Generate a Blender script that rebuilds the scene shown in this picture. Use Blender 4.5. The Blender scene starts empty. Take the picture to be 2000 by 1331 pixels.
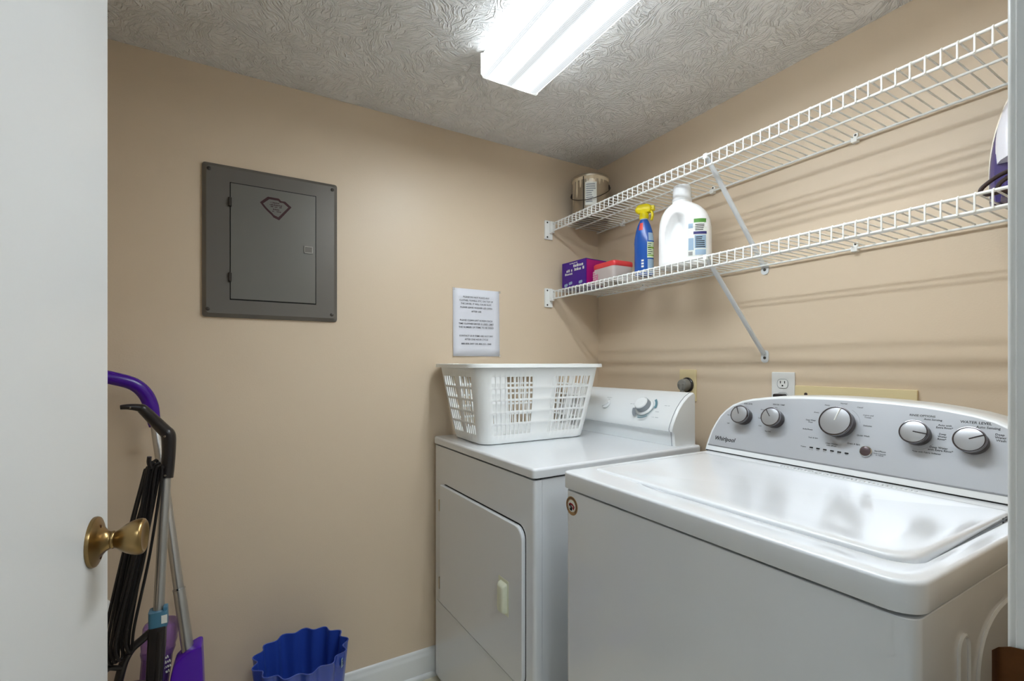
import bpy, bmesh, math, random
from mathutils import Vector, Matrix
random.seed(4)
S = bpy.context.scene
COL = S.collection
PI = math.pi

# ------------------------------------------------------------------ camera
ZC = 1.235
cam = bpy.data.objects.new('camera', bpy.data.cameras.new('camera'))
COL.objects.link(cam)
cam.location = (0, 0, ZC)
cam.rotation_euler = (math.radians(90), 0, math.radians(-30.12))
cam.data.sensor_width = 36
cam.data.lens = 918.3 / 2000 * 36
cam.data.shift_y = 45.1 / 2000
cam.data.clip_start = 0.02
S.camera = cam
# ------------------------------------------------------------------ world, exposure
W = bpy.data.worlds.new('world'); S.world = W; W.use_nodes = True
W.node_tree.nodes['Background'].inputs[0].default_value = (0.9, 0.95, 1.0, 1)
W.node_tree.nodes['Background'].inputs[1].default_value = 0.15
S.view_settings.view_transform = 'Standard'
S.view_settings.look = 'None'
S.view_settings.gamma = 1
S.view_settings.use_curve_mapping = False
S.view_settings.exposure = 0.55
S.cycles.use_adaptive_sampling = True; S.cycles.adaptive_threshold = 0.1; S.cycles.adaptive_min_samples = 16
S.cycles.max_bounces = 6; S.cycles.diffuse_bounces = 4; S.cycles.glossy_bounces = 3; S.cycles.transmission_bounces = 4; S.cycles.transparent_max_bounces = 6
S.cycles.caustics_reflective = False; S.cycles.caustics_refractive = False
LENS_GLOW = 48.0       # the ceiling fixture of the laundry room
HALL_FILL_GLOW = 23.0       # added fill lamp, out of view on the hall ceiling

# ------------------------------------------------------------------ materials
def lin(c):
    return tuple(((v / 255) / 12.92 if v / 255 <= 0.04045 else ((v / 255 + 0.055) / 1.055) ** 2.4) for v in c) + (1,)
MATS = {}
def mat(name, rgb, rough=0.5, metal=0.0, var=0.04, vscale=6.0, bump=0.0, bscale=80.0, coat=0.0, trans=0.0, alpha=1.0, sss=0.0, spec=0.5, ior=1.45):
    m = bpy.data.materials.new(name); m.use_nodes = True
    nt = m.node_tree; b = nt.nodes['Principled BSDF']
    tc = nt.nodes.new('ShaderNodeTexCoord')
    nz = nt.nodes.new('ShaderNodeTexNoise'); nz.inputs['Scale'].default_value = vscale; nz.inputs['Detail'].default_value = 4
    nt.links.new(tc.outputs['Object'], nz.inputs['Vector'])
    mx = nt.nodes.new('ShaderNodeMix'); mx.data_type = 'RGBA'
    c = lin(rgb)
    mx.inputs['A'].default_value = tuple(v * (1 - var) for v in c[:3]) + (1,)
    mx.inputs['B'].default_value = tuple(min(1, v * (1 + var)) for v in c[:3]) + (1,)
    nt.links.new(nz.outputs['Fac'], mx.inputs['Factor'])
    nt.links.new(mx.outputs['Result'], b.inputs['Base Color'])
    b.inputs['Roughness'].default_value = rough
    b.inputs['Metallic'].default_value = metal
    b.inputs['Coat Weight'].default_value = coat
    b.inputs['Coat Roughness'].default_value = 0.08
    b.inputs['Transmission Weight'].default_value = trans
    b.inputs['Alpha'].default_value = alpha
    b.inputs['Subsurface Weight'].default_value = sss
    b.inputs['Specular IOR Level'].default_value = spec
    b.inputs['IOR'].default_value = ior
    if sss: b.inputs['Subsurface Radius'].default_value = (0.004, 0.004, 0.004)
    if bump:
        n2 = nt.nodes.new('ShaderNodeTexNoise'); n2.inputs['Scale'].default_value = bscale; n2.inputs['Detail'].default_value = 3
        nt.links.new(tc.outputs['Object'], n2.inputs['Vector'])
        bp = nt.nodes.new('ShaderNodeBump'); bp.inputs['Strength'].default_value = bump; bp.inputs['Distance'].default_value = 0.002
        nt.links.new(n2.outputs['Fac'], bp.inputs['Height']); nt.links.new(bp.outputs['Normal'], b.inputs['Normal'])
    MATS[name] = m
    return m

mat('tan_wall', (217, 198, 173), 0.42, var=0.02, vscale=1.3, bump=0.12, bscale=220)
mat('hall_wall', (226, 224, 218), 0.6, var=0.02)
mat('white_trim', (226, 228, 227), 0.3, var=0.01)
mat('door_paint', (222, 223, 222), 0.33, var=0.01, bump=0.05, bscale=150)
mat('enamel', (226, 229, 232), 0.16, var=0.008, coat=0.5)
mat('enamel_old', (222, 225, 228), 0.2, var=0.01, coat=0.4)
mat('dark_gap', (10, 10, 11), 0.8)
mat('console_white', (228, 231, 232), 0.25, var=0.01)
mat('silver_face', (193, 197, 203), 0.34, metal=0.35, var=0.015)
mat('knob_silver', (176, 178, 181), 0.34, metal=0.6, var=0.02)
mat('chrome', (205, 207, 210), 0.12, metal=1.0, var=0.01)
mat('knob_dark', (52, 44, 46), 0.4)
mat('print_dark', (26, 28, 32), 0.6)
mat('print_grey', (140, 146, 152), 0.6)
mat('print_teal', (96, 134, 146), 0.5)
mat('button_brown', (86, 72, 74), 0.28, metal=0.3)
mat('wire_white', (232, 233, 230), 0.32, var=0.01)
mat('plastic_white', (236, 237, 234), 0.36, var=0.01)
mat('basket_white', (238, 240, 239), 0.42, var=0.01)
mat('strut_white', (214, 217, 219), 0.35, var=0.02)
mat('almond', (222, 205, 160), 0.4, var=0.02)
mat('almond_pale', (218, 221, 200), 0.35, var=0.01)
mat('outlet_white', (228, 229, 227), 0.3, var=0.01)
mat('black_plastic', (38, 33, 32), 0.3, var=0.05)
mat('cord_black', (24, 20, 19), 0.4)
mat('brown_cord', (44, 26, 22), 0.45)
mat('plug_grey', (128, 127, 122), 0.45, var=0.06, vscale=40)
mat('panel_grey', (108, 104, 98), 0.36, metal=0.25, var=0.06, vscale=9, bump=0.05, bscale=60)
mat('panel_door_grey', (114, 112, 106), 0.33, metal=0.3, var=0.05, vscale=7, bump=0.04, bscale=50)
mat('screw_dark', (70, 66, 62), 0.4, metal=0.7)
mat('sticker_maroon', (52, 14, 18), 0.5)
mat('paper', (226, 228, 236), 0.7, var=0.01)
mat('ink', (66, 68, 76), 0.8)
mat('clear_tape', (236, 232, 224), 0.3, alpha=0.2)
mat('purple', (88, 28, 178), 0.28, var=0.05)
mat('purple_deep', (66, 14, 140), 0.25, var=0.05)
mat('purple_clear', (186, 134, 222), 0.12, trans=0.6, alpha=0.8, var=0.1)
mat('purple_liquid', (62, 30, 150), 0.2, trans=0.2, var=0.1)
mat('steel_tube', (190, 188, 184), 0.3, metal=0.85, var=0.03)
mat('collar_blue', (74, 122, 148), 0.35)
mat('label_white', (226, 228, 222), 0.5)
mat('can_blue', (44, 74, 170), 0.28, var=0.04, spec=0.7, coat=0.6)
mat('brass', (152, 126, 84), 0.28, metal=1.0, var=0.12, vscale=30)
mat('brass_dark', (92, 60, 36), 0.3, metal=1.0, var=0.3, vscale=60)
mat('tin', (182, 172, 156), 0.3, metal=0.9, var=0.04)
mat('paint_drip', (216, 200, 172), 0.5)
mat('wire_dark', (60, 52, 48), 0.4, metal=0.8)
mat('box_purple', (64, 18, 132), 0.45, var=0.05)
mat('box_magenta', (168, 16, 112), 0.45, var=0.05)
mat('lid_red', (222, 66, 70), 0.35)
mat('tub_clear', (226, 214, 210), 0.3, trans=0.3, var=0.02)
mat('tub_pink', (214, 130, 160), 0.4)
mat('spray_blue', (36, 84, 164), 0.22, var=0.03)
mat('spray_yellow', (240, 220, 20), 0.35)
mat('spray_red', (214, 64, 54), 0.4)
mat('label_pale', (204, 218, 186), 0.5)
mat('label_green', (126, 168, 40), 0.5)
mat('label_leaf', (82, 140, 58), 0.5)
mat('label_bluegrey', (150, 174, 196), 0.5)
mat('label_navy', (52, 50, 110), 0.5)
mat('jug_white', (240, 240, 240), 0.28, var=0.005)
mat('cap_clear', (238, 240, 242), 0.2, trans=0.0, var=0.01)
mat('iron_purple', (72, 62, 118), 0.25)
mat('iron_white', (224, 222, 228), 0.25)
mat('gold', (176, 140, 98), 0.4, metal=0.4)
mat('flag_red', (150, 30, 44), 0.5)
mat('floor_vinyl', (220, 212, 190), 0.4, var=0.08, vscale=14)
mat('hall_floor', (214, 208, 198), 0.6, var=0.06, vscale=20)
mat('lamp_white', (236, 236, 234), 0.4, var=0.005)
mat('seam_grey', (112, 116, 120), 0.6)
mat('ring_steel', (128, 125, 128), 0.2, metal=1.0, var=0.02)
mat('latch_steel', (150, 147, 140), 0.35, metal=0.6)
mat('rubber_foot', (60, 60, 62), 0.7)

def ceiling_mat():
    m = bpy.data.materials.new('stomped_ceiling'); m.use_nodes = True; nt = m.node_tree; b = nt.nodes['Principled BSDF']
    N = nt.nodes.new; L = nt.links.new
    b.inputs['Base Color'].default_value = lin((238, 238, 237)); b.inputs['Roughness'].default_value = 0.55
    tc = N('ShaderNodeTexCoord')
    warp = N('ShaderNodeTexNoise'); warp.inputs['Scale'].default_value = 9; warp.inputs['Detail'].default_value = 2
    L(tc.outputs['Object'], warp.inputs['Vector'])
    mul = N('ShaderNodeVectorMath'); mul.operation = 'SCALE'; mul.inputs['Scale'].default_value = 0.09
    L(warp.outputs['Color'], mul.inputs[0])
    add = N('ShaderNodeVectorMath'); L(tc.outputs['Object'], add.inputs[0]); L(mul.outputs[0], add.inputs[1])
    heights = []
    for sc, off in ((10.0, 0.0), (13.0, 3.7)):
        vo = N('ShaderNodeTexVoronoi'); vo.inputs['Scale'].default_value = sc
        o2 = N('ShaderNodeVectorMath'); o2.inputs[1].default_value = (off, off * 0.7, 0); L(add.outputs[0], o2.inputs[0])
        L(o2.outputs[0], vo.inputs['Vector'])
        sep = N('ShaderNodeSeparateColor'); L(vo.outputs['Color'], sep.inputs[0])
        ang = N('ShaderNodeMath'); ang.operation = 'MULTIPLY'; ang.inputs[1].default_value = 3.14159; L(sep.outputs[0], ang.inputs[0])
        rot = N('ShaderNodeVectorRotate'); rot.rotation_type = 'Z_AXIS'; L(o2.outputs[0], rot.inputs['Vector']); L(ang.outputs[0], rot.inputs['Angle'])
        sca = N('ShaderNodeVectorMath'); sca.operation = 'MULTIPLY'; sca.inputs[1].default_value = (20, 150, 1); L(rot.outputs[0], sca.inputs[0])
        nz = N('ShaderNodeTexNoise'); nz.inputs['Scale'].default_value = 1.0; nz.inputs['Detail'].default_value = 1.5; L(sca.outputs[0], nz.inputs['Vector'])
        rp = N('ShaderNodeValToRGB'); rp.color_ramp.elements[0].position = 0.5; rp.color_ramp.elements[1].position = 0.68; L(nz.outputs['Fac'], rp.inputs['Fac'])
        heights.append(rp.outputs['Color'])
    mx = N('ShaderNodeMath'); mx.operation = 'MAXIMUM'; L(heights[0], mx.inputs[0]); L(heights[1], mx.inputs[1])
    fine = N('ShaderNodeTexNoise'); fine.inputs['Scale'].default_value = 210; fine.inputs['Detail'].default_value = 2; L(tc.outputs['Object'], fine.inputs['Vector'])
    f2 = N('ShaderNodeMath'); f2.operation = 'MULTIPLY_ADD'; f2.inputs[1].default_value = 0.45; L(fine.outputs['Fac'], f2.inputs[0]); L(mx.outputs[0], f2.inputs[2])
    bp = N('ShaderNodeBump'); bp.inputs['Strength'].default_value = 1.0; bp.inputs['Distance'].default_value = 0.0045
    L(f2.outputs[0], bp.inputs['Height']); L(bp.outputs['Normal'], b.inputs['Normal'])
    MATS['ceiling'] = m
ceiling_mat()

def lens_mat():
    # two fluorescent tubes glow through the prismatic wrap: bright bands where the tubes run, dimmer between
    m = bpy.data.materials.new('lit_prismatic_lens'); m.use_nodes = True; nt = m.node_tree; b = nt.nodes['Principled BSDF']
    N = nt.nodes.new; L = nt.links.new
    tc = N('ShaderNodeTexCoord'); sp = N('ShaderNodeSeparateXYZ'); L(tc.outputs['Object'], sp.inputs[0])
    mr = N('ShaderNodeMapRange'); mr.inputs['From Min'].default_value = -0.105; mr.inputs['From Max'].default_value = 0.105; L(sp.outputs['X'], mr.inputs['Value'])
    rp = N('ShaderNodeValToRGB'); e = rp.color_ramp.elements
    e[0].position = 0.0; e[0].color = (0.07, 0.07, 0.07, 1); e[1].position = 1.0; e[1].color = (0.07, 0.07, 0.07, 1)
    for p, v in ((0.042, 0.07), (0.05, 0.014), (0.11, 0.013), (0.16, 0.04), (0.20, 1.0), (0.32, 1.0), (0.37, 0.03), (0.43, 0.011), (0.51, 0.0105), (0.58, 0.03), (0.63, 1.0), (0.75, 1.0), (0.79, 0.03), (0.85, 0.012), (0.95, 0.011), (0.958, 0.07)):
        q = e.new(p); q.color = (v, v, v, 1)
    L(mr.outputs[0], rp.inputs['Fac'])
    wx = N('ShaderNodeTexWave'); wx.inputs['Scale'].default_value = 60; wx.bands_direction = 'X'; L(tc.outputs['Object'], wx.inputs['Vector'])
    wy = N('ShaderNodeTexWave'); wy.inputs['Scale'].default_value = 60; wy.bands_direction = 'Y'; L(tc.outputs['Object'], wy.inputs['Vector'])
    pr = N('ShaderNodeMath'); pr.operation = 'MULTIPLY'; L(wx.outputs['Fac'], pr.inputs[0]); L(wy.outputs['Fac'], pr.inputs[1])
    mr2 = N('ShaderNodeMapRange'); mr2.inputs['To Min'].default_value = 0.72; mr2.inputs['To Max'].default_value = 1.25; L(pr.outputs[0], mr2.inputs['Value'])
    st = N('ShaderNodeMath'); st.operation = 'MULTIPLY'; L(rp.outputs['Color'], st.inputs[0]); L(mr2.outputs[0], st.inputs[1])
    st2 = N('ShaderNodeMath'); st2.operation = 'MULTIPLY'; st2.inputs[1].default_value = LENS_GLOW; L(st.outputs[0], st2.inputs[0])
    b.inputs['Base Color'].default_value = (0.5, 0.5, 0.5, 1); b.inputs['Roughness'].default_value = 0.2
    b.inputs['Emission Color'].default_value = (0.87, 0.945, 1.0, 1)
    L(st2.outputs[0], b.inputs['Emission Strength'])
    MATS['lens'] = m
lens_mat()
def glow_mat(name, col, strength):
    m = bpy.data.materials.new(name); m.use_nodes = True; b = m.node_tree.nodes['Principled BSDF']
    nz = m.node_tree.nodes.new('ShaderNodeTexNoise'); nz.inputs['Scale'].default_value = 3
    b.inputs['Emission Color'].default_value = col; b.inputs['Emission Strength'].default_value = strength
    m.node_tree.links.new(nz.outputs['Fac'], b.inputs['Roughness'])
    MATS[name] = m
glow_mat('hall_fill_glass', (0.80, 0.91, 1.0, 1), HALL_FILL_GLOW)

# ------------------------------------------------------------------ geometry helpers
class G:
    """collects vertices and faces"""
    def __init__(s): s.v = []; s.f = []
    def add(s, vs, fs):
        o = len(s.v); s.v += [tuple(v) for v in vs]; s.f += [tuple(i + o for i in f) for f in fs]; return s
    def box(s, x0, x1, y0, y1, z0, z1):
        vs = [(x, y, z) for z in (z0, z1) for y in (y0, y1) for x in (x0, x1)]
        return s.add(vs, [(0, 2, 3, 1), (4, 5, 7, 6), (0, 1, 5, 4), (2, 6, 7, 3), (0, 4, 6, 2), (1, 3, 7, 5)])
    def tube(s, path, r, n=8, closed=False, caps=True, flat=1.0, up=None):
        P = [Vector(p) for p in path]; m = len(P)
        R = r if isinstance(r, (list, tuple)) else [r] * m
        T = []
        for i in range(m):
            a = P[(i - 1) % m] if (closed or i > 0) else P[i]
            c = P[(i + 1) % m] if (closed or i < m - 1) else P[i]
            t = (c - a); T.append(t.normalized() if t.length > 1e-9 else Vector((0, 0, 1)))
        u = Vector(up) if up else (Vector((0, 0, 1)) if abs(T[0].z) < 0.9 else Vector((1, 0, 0)))
        vs = []
        for i in range(m):
            u = (u - T[i] * u.dot(T[i])).normalized(); w = T[i].cross(u)
            for k in range(n):
                a = 2 * PI * k / n + PI / n
                vs.append(P[i] + u * (math.cos(a) * R[i]) + w * (math.sin(a) * R[i] * flat))
        fs = []
        for i in range(m if closed else m - 1):
            j = (i + 1) % m
            for k in range(n):
                l = (k + 1) % n
                fs.append((i * n + k, i * n + l, j * n + l, j * n + k))
        if caps and not closed:
            fs.append(tuple(range(n))[::-1]); fs.append(tuple((m - 1) * n + k for k in range(n)))
        return s.add(vs, fs)
    def lathe(s, prof, origin=(0, 0, 0), axis=(0, 0, 1), n=32, cap0=True, cap1=True, sx=1.0, sy=1.0, ref=None):
        ax = Vector(axis).normalized(); o = Vector(origin)
        u = Vector(ref) if ref else (Vector((1, 0, 0)) if abs(ax.x) < 0.9 else Vector((0, 1, 0)))
        u = (u - ax * u.dot(ax)).normalized(); w = ax.cross(u)
        vs = []
        for r, h in prof:
            for k in range(n):
                a = 2 * PI * k / n
                vs.append(o + ax * h + u * (math.cos(a) * r * sx) + w * (math.sin(a) * r * sy))
        fs = []
        for i in range(len(prof) - 1):
            for k in range(n):
                l = (k + 1) % n
                fs.append((i * n + k, i * n + l, (i + 1) * n + l, (i + 1) * n + k))
        if cap0: fs.append(tuple(range(n))[::-1])
        if cap1: fs.append(tuple((len(prof) - 1) * n + k for k in range(n)))
        return s.add(vs, fs)
    def loops(s, rings, cap0=True, cap1=True):
        n = len(rings[0]); vs = [p for r in rings for p in r]; fs = []
        for i in range(len(rings) - 1):
            for k in range(n):
                l = (k + 1) % n
                fs.append((i * n + k, i * n + l, (i + 1) * n + l, (i + 1) * n + k))
        if cap0: fs.append(tuple(range(n))[::-1])
        if cap1: fs.append(tuple((len(rings) - 1) * n + k for k in range(n)))
        return s.add(vs, fs)
    def prism(s, outline, o, xd, yd, depth):
        """2-D outline in the frame (o, xd, yd), given thickness along the normal xd x yd"""
        o = Vector(o); xd = Vector(xd); yd = Vector(yd); nn = xd.cross(yd).normalized() * depth
        a = [o + xd * p[0] + yd * p[1] for p in outline]
        return s.loops([a, [p + nn for p in a]])

def rrect(x0, x1, y0, y1, r, n=5):
    rs = r if isinstance(r, (list, tuple)) else [r] * 4
    out = []
    for (cx, cy, a0), rr in zip(((x1, y1, 0), (x0, y1, 90), (x0, y0, 180), (x1, y0, 270)), rs):
        sx = -1 if cx == x1 else 1; sy = -1 if cy == y1 else 1
        for k in range(n + 1):
            a = math.radians(a0 + 90 * k / n)
            out.append((cx + sx * rr + rr * math.cos(a), cy + sy * rr + rr * math.sin(a)))
    return out
def spline(pts, k=8):
    P = [Vector(p) for p in pts]; out = []
    for i in range(len(P) - 1):
        a = P[max(i - 1, 0)]; b = P[i]; c = P[i + 1]; d = P[min(i + 2, len(P) - 1)]
        for j in range(k):
            t = j / k
            out.append(0.5 * ((2 * b) + (c - a) * t + (2 * a - 5 * b + 4 * c - d) * t * t + (3 * b - a - 3 * c + d) * t ** 3))
    out.append(P[-1]); return out
def sst(a, b, x):
    t = max(0, min(1, (x - a) / (b - a))); return t * t * (3 - 2 * t)

OFF = {}
def finish(o, label=None, cat=None, group=None, kind=None):
    if label: o['label'] = label
    if cat: o['category'] = cat
    if group: o['group'] = group
    if kind: o['kind'] = kind
    return o
def thing(name, label, cat, base, rotz=0, group=None, local=False):
    o = bpy.data.objects.new(name, None); COL.objects.link(o); o.location = base; o.rotation_euler = (0, 0, rotz)
    o.empty_display_size = 0.05
    OFF[o] = Vector((0, 0, 0)) if local else Vector(base)
    return finish(o, label, cat, group)
def mesh(name, g, m, bevel=0.0, seg=2, smooth=True, off=None, angle=38, bang=50):
    bm = bmesh.new()
    vs = [bm.verts.new(v) for v in g.v]
    for f in g.f:
        try: bm.faces.new([vs[i] for i in f])
        except ValueError: pass
    bmesh.ops.recalc_face_normals(bm, faces=bm.faces)
    if bevel:
        ed = [e for e in bm.edges if len(e.link_faces) == 2 and e.calc_face_angle(0) > math.radians(bang)]
        bmesh.ops.bevel(bm, geom=ed, offset=bevel, segments=seg, profile=0.5, affect='EDGES', clamp_overlap=True)
    if off is not None:
        bmesh.ops.translate(bm, verts=bm.verts, vec=-Vector(off))
    me = bpy.data.meshes.new(name); bm.to_mesh(me); bm.free()
    if isinstance(m, str): m = MATS[m]
    me.materials.append(m)
    if smooth:
        for p in me.polygons: p.use_smooth = True
        me.set_sharp_from_angle(angle=math.radians(angle))
    return me
def part(name, g, m, parent, bevel=0.0, seg=2, label=None, wn=None, kind=None, **k):
    off = OFF[parent]
    me = mesh(name, g, m, bevel, seg, off=off, **k)
    o = bpy.data.objects.new(name, me); COL.objects.link(o); o.parent = parent
    OFF[o] = off
    if bevel if wn is None else wn:
        md = o.modifiers.new('wn', 'WEIGHTED_NORMAL'); md.keep_sharp = True
    return finish(o, label, kind=kind)
def solo(name, g, m, label=None, cat=None, group=None, kind=None, bevel=0.0, seg=2, base=None, wn=None, **k):
    if base is None:
        xs = [v[0] for v in g.v]; ys = [v[1] for v in g.v]; zs = [v[2] for v in g.v]
        base = ((min(xs) + max(xs)) / 2, (min(ys) + max(ys)) / 2, min(zs))
    me = mesh(name, g, m, bevel, seg, off=base, **k)
    o = bpy.data.objects.new(name, me); COL.objects.link(o); o.location = base
    OFF[o] = Vector(base)
    if bevel if wn is None else wn:
        md = o.modifiers.new('wn', 'WEIGHTED_NORMAL'); md.keep_sharp = True
    return finish(o, label, cat, group, kind)
def struct(name, g, m, **k): return solo(name, g, m, kind='structure', **k)

_TXT = {}
def text_geo(body, bold=0.0):
    key = (body, bold)
    if key in _TXT: return _TXT[key]
    cu = bpy.data.curves.new('t', 'FONT'); cu.body = body; cu.size = 1.0; cu.resolution_u = 2; cu.offset = bold
    ob = bpy.data.objects.new('t', cu); COL.objects.link(ob)
    dg = bpy.context.evaluated_depsgraph_get(); me = ob.evaluated_get(dg).to_mesh()
    vs = [v.co.copy() for v in me.vertices]; fs = [tuple(p.vertices) for p in me.polygons]
    ob.evaluated_get(dg).to_mesh_clear(); bpy.data.objects.remove(ob); bpy.data.curves.remove(cu)
    x0 = min(v.x for v in vs); x1 = max(v.x for v in vs)
    _TXT[key] = ([(v.x - (x0 + x1) / 2, v.y, 0) for v in vs], fs, x1 - x0)
    return _TXT[key]
def text(g, body, o, xd, yd, cap, lift=0.0003, width=None, align='c', bold=0.0, slant=0.0):
    vs, fs, w = text_geo(body, bold)
    o = Vector(o); xd = Vector(xd).normalized(); yd = Vector(yd).normalized(); nn = xd.cross(yd)
    sy = cap / 0.69; sx = (width / w) if width else sy
    dx = {'c': 0, 'l': w / 2 * sx, 'r': -w / 2 * sx}[align]
    g.add([o + xd * (v[0] * sx + dx + slant * v[1] * sy) + yd * (v[1] * sy - cap / 2) + nn * lift for v in vs], fs)
def scribble(g, o, xd, yd, width, cap, lift=0.0003, seed=0):
    """a row of small print marks too fine to read"""
    rn = random.Random(seed); o = Vector(o); xd = Vector(xd).normalized(); yd = Vector(yd).normalized(); nn = xd.cross(yd)
    x = -width / 2
    while x < width / 2:
        w = cap * rn.uniform(0.25, 0.7); h = cap * rn.uniform(0.6, 1.0)
        if rn.random() < 0.16: x += cap * 0.6; continue
        y0 = -cap / 2
        g.add([o + xd * a + yd * b + nn * lift for a, b in ((x, y0), (x + w, y0), (x + w, y0 + h), (x, y0 + h))], [(0, 1, 2, 3)])
        x += w + cap * 0.18
def disc(g, o, xd, yd, r, lift, n=28, ry=None):
    o = Vector(o); xd = Vector(xd).normalized(); yd = Vector(yd).normalized(); nn = xd.cross(yd); ry = ry or r
    g.add([o + xd * (r * math.cos(2 * PI * k / n)) + yd * (ry * math.sin(2 * PI * k / n)) + nn * lift for k in range(n)], [tuple(range(n))])
def poly(g, pts, o, xd, yd, lift):
    o = Vector(o); xd = Vector(xd); yd = Vector(yd); nn = xd.cross(yd).normalized()
    g.add([o + xd * a + yd * b + nn * lift for a, b in pts], [tuple(range(len(pts)))])

# ------------------------------------------------------------------ the room
XL, XB, YD, YA, ZT = -0.46, 1.52, 0.147, 1.78, 2.184
OX0, OX1, OZ = -0.242, 0.64, 2.04        # the doorway
struct('floor', G().box(XL - .1, XB + .1, .03, YA + .1, -.05, 0), 'floor_vinyl')
struct('ceiling', G().box(XL - .1, XB + .1, .03, YA + .1, ZT, ZT + .05), MATS['ceiling'])
struct('wall_back', G().box(XL - .1, XB + .1, YA, YA + .1, 0, ZT), 'tan_wall')
struct('wall_right', G().box(XB, XB + .1, YD, YA, 0, ZT), 'tan_wall')
struct('wall_left', G().box(XL - .1, XL, YD, YA, 0, ZT), 'tan_wall')
wd = G()
wd.box(XL - .1, OX0 - .02, .03, YD, 0, ZT); wd.box(OX1 + .02, XB + .1, .03, YD, 0, ZT); wd.box(OX0 - .02, OX1 + .02, .03, YD, OZ + .02, ZT)
struct('wall_front', wd, 'tan_wall')
# jamb and casing of the doorway
jm = struct('trim_1', G().box(OX1, OX1 + .02, .03, YD, 0, OZ + .02), 'white_trim', bevel=0.002)
struct('trim_2', G().box(OX0 - .02, OX0, .03, YD, 0, OZ + .02), 'white_trim', bevel=0.002)
struct('trim_3', G().box(OX0, OX1, .03, YD, OZ, OZ + .02), 'white_trim', bevel=0.002)
def casing(name, x0, x1, z0, z1, flip):
    # flat casing with a rounded inner edge, on the room side of the front wall
    pr = [(0, 0), (0, .004), (.002, .0065), (.006, .0078), (.02, .009), (.045, .013), (.055, .013), (.058, .011), (.058, 0)]
    g = G()
    if flip == 'v':
        sgn = 1 if x1 > x0 else -1
        g.loops([[(x0 + sgn * a, YD + b, z) for a, b in pr] for z in (z0, z1)])
    else:
        g.loops([[(x, YD + b, z0 + a) for a, b in pr] for x in (x0, x1)])
    struct(name, g, 'white_trim', angle=60)
casing('trim_4', OX1 + .006, 9, 0, OZ + .064, 'v')
casing('trim_5', OX0 - .006, -9, 0, OZ + .064, 'v')
casing('trim_6', OX0 - .006, OX1 + .006, OZ + .006, 0, 'h')
# skirting with shoe moulding
def skirting(name, a, b, inward):
    a = Vector(a); b = Vector(b); n = Vector(inward)
    pr = [(0, 0), (.022, 0), (.0225, .006), (.021, .012), (.017, .017), (.0135, .019), (.0135, .082), (.012, .088), (.009, .093), (.0075, .1), (.006, .106), (.0035, .109), (0, .110)]
    g = G().loops([[p + n * q[0] + Vector((0, 0, q[1])) for q in pr] for p in (a, b)])
    struct(name, g, 'white_trim', angle=50)
skirting('baseboard_back', (XL, YA, 0), (XB, YA, 0), (0, -1, 0))
skirting('baseboard_right', (XB, YD, 0), (XB, YA - .023, 0), (-1, 0, 0))
skirting('baseboard_left', (XL, YD, 0), (XL, YA - .023, 0), (1, 0, 0))
# the hall behind the doorway
HX0, HX1, HY = -1.3, 1.9, -1.7
struct('floor_hall', G().box(HX0, HX1, HY, .03, -.05, 0), 'hall_floor')
struct('ceiling_hall', G().box(HX0, HX1, HY, .03, 2.44, 2.49), 'lamp_white')
struct('wall_hall_1', G().box(HX0, HX1, HY - .1, HY, 0, 2.44), 'hall_wall')
struct('wall_hall_2', G().box(HX0 - .1, HX0, HY, .03, 0, 2.44), 'hall_wall')
struct('wall_hall_3', G().box(HX1, HX1 + .1, HY, .03, 0, 2.44), 'hall_wall')
hw = G(); hw.box(HX0, XL - .1, -.02, .03, 0, 2.44); hw.box(XB + .1, HX1, -.02, .03, 0, 2.44); hw.box(XL - .1, XB + .1, .0295, .031, ZT + .05, 2.44)
struct('wall_hall_4', hw, 'hall_wall')
hl = thing('hall_fill_lamp', 'added fill lamp, an unseen round dome on the hall ceiling behind the doorway', 'ceiling light', (.2, -.8, 2.44))  # unseen lamp, added to send fill light through the doorway
part('base_plate', G().lathe([(.19, 0), (.19, -.02), (.18, -.025)], (.2, -.8, 2.44)), 'lamp_white', hl)
part('fill_dome', G().lathe([(.175, -.02), (.17, -.05), (.14, -.085), (.09, -.105), (.03, -.113)], (.2, -.8, 2.44)), 'hall_fill_glass', hl)

# ------------------------------------------------------------------ door with knob
# local frame: y from the hinge to the free edge, x = 0 the face towards the room
DWD = .81
d1 = struct('door_1', G().box(-.035, 0, 0, DWD, .012, 2.03), 'door_paint', bevel=.0015, base=(0, 0, 0))
d1.location = (-.2376, .1186, 0); d1.rotation_euler = (0, 0, math.radians(-4.6))
KC = (0, DWD - .06, .984)
rose = part('rose', G().lathe([(.0345, 0), (.0348, .002), (.034, .0045), (.031, .006), (.0265, .0075), (.020, .0105), (.0145, .015), (.012, .0195), (.0115, .022)], KC, (1, 0, 0), 40), 'brass', d1, label='antique brass rose plate')
for dz in (-.021, .021):
    part('rose_screw', G().lathe([(.0033, 0), (.0033, .0012), (.002, .0018)], (.0085, KC[1] - .003, KC[2] + dz), (1, 0, 0), 12), 'brass_dark', rose)
part('knob', G().lathe([(r_, h_ * .90 + .001) for r_, h_ in [(.0115, .021), (.0125, .0225), (.0125, .0245), (.0115, .026), (.0125, .028), (.0165, .034), (.0205, .041), (.0235, .048), (.0252, .0545), (.0255, .059), (.0245, .0625), (.022, .0647), (.0195, .0645), (.0175, .0625), (.008, .0605)]], KC, (1, 0, 0), 40), 'brass', d1, label='antique brass tulip door knob')
part('latch_plate', G().box(-.029, -.006, DWD, DWD + .0012, .955, 1.013), 'brass', d1)
for z in (.25, 1.05, 1.8): part('hinge', G().box(-.040, -.030, -.004, .004, z - .045, z + .045), 'brass_dark', d1, bevel=.002)
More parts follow.
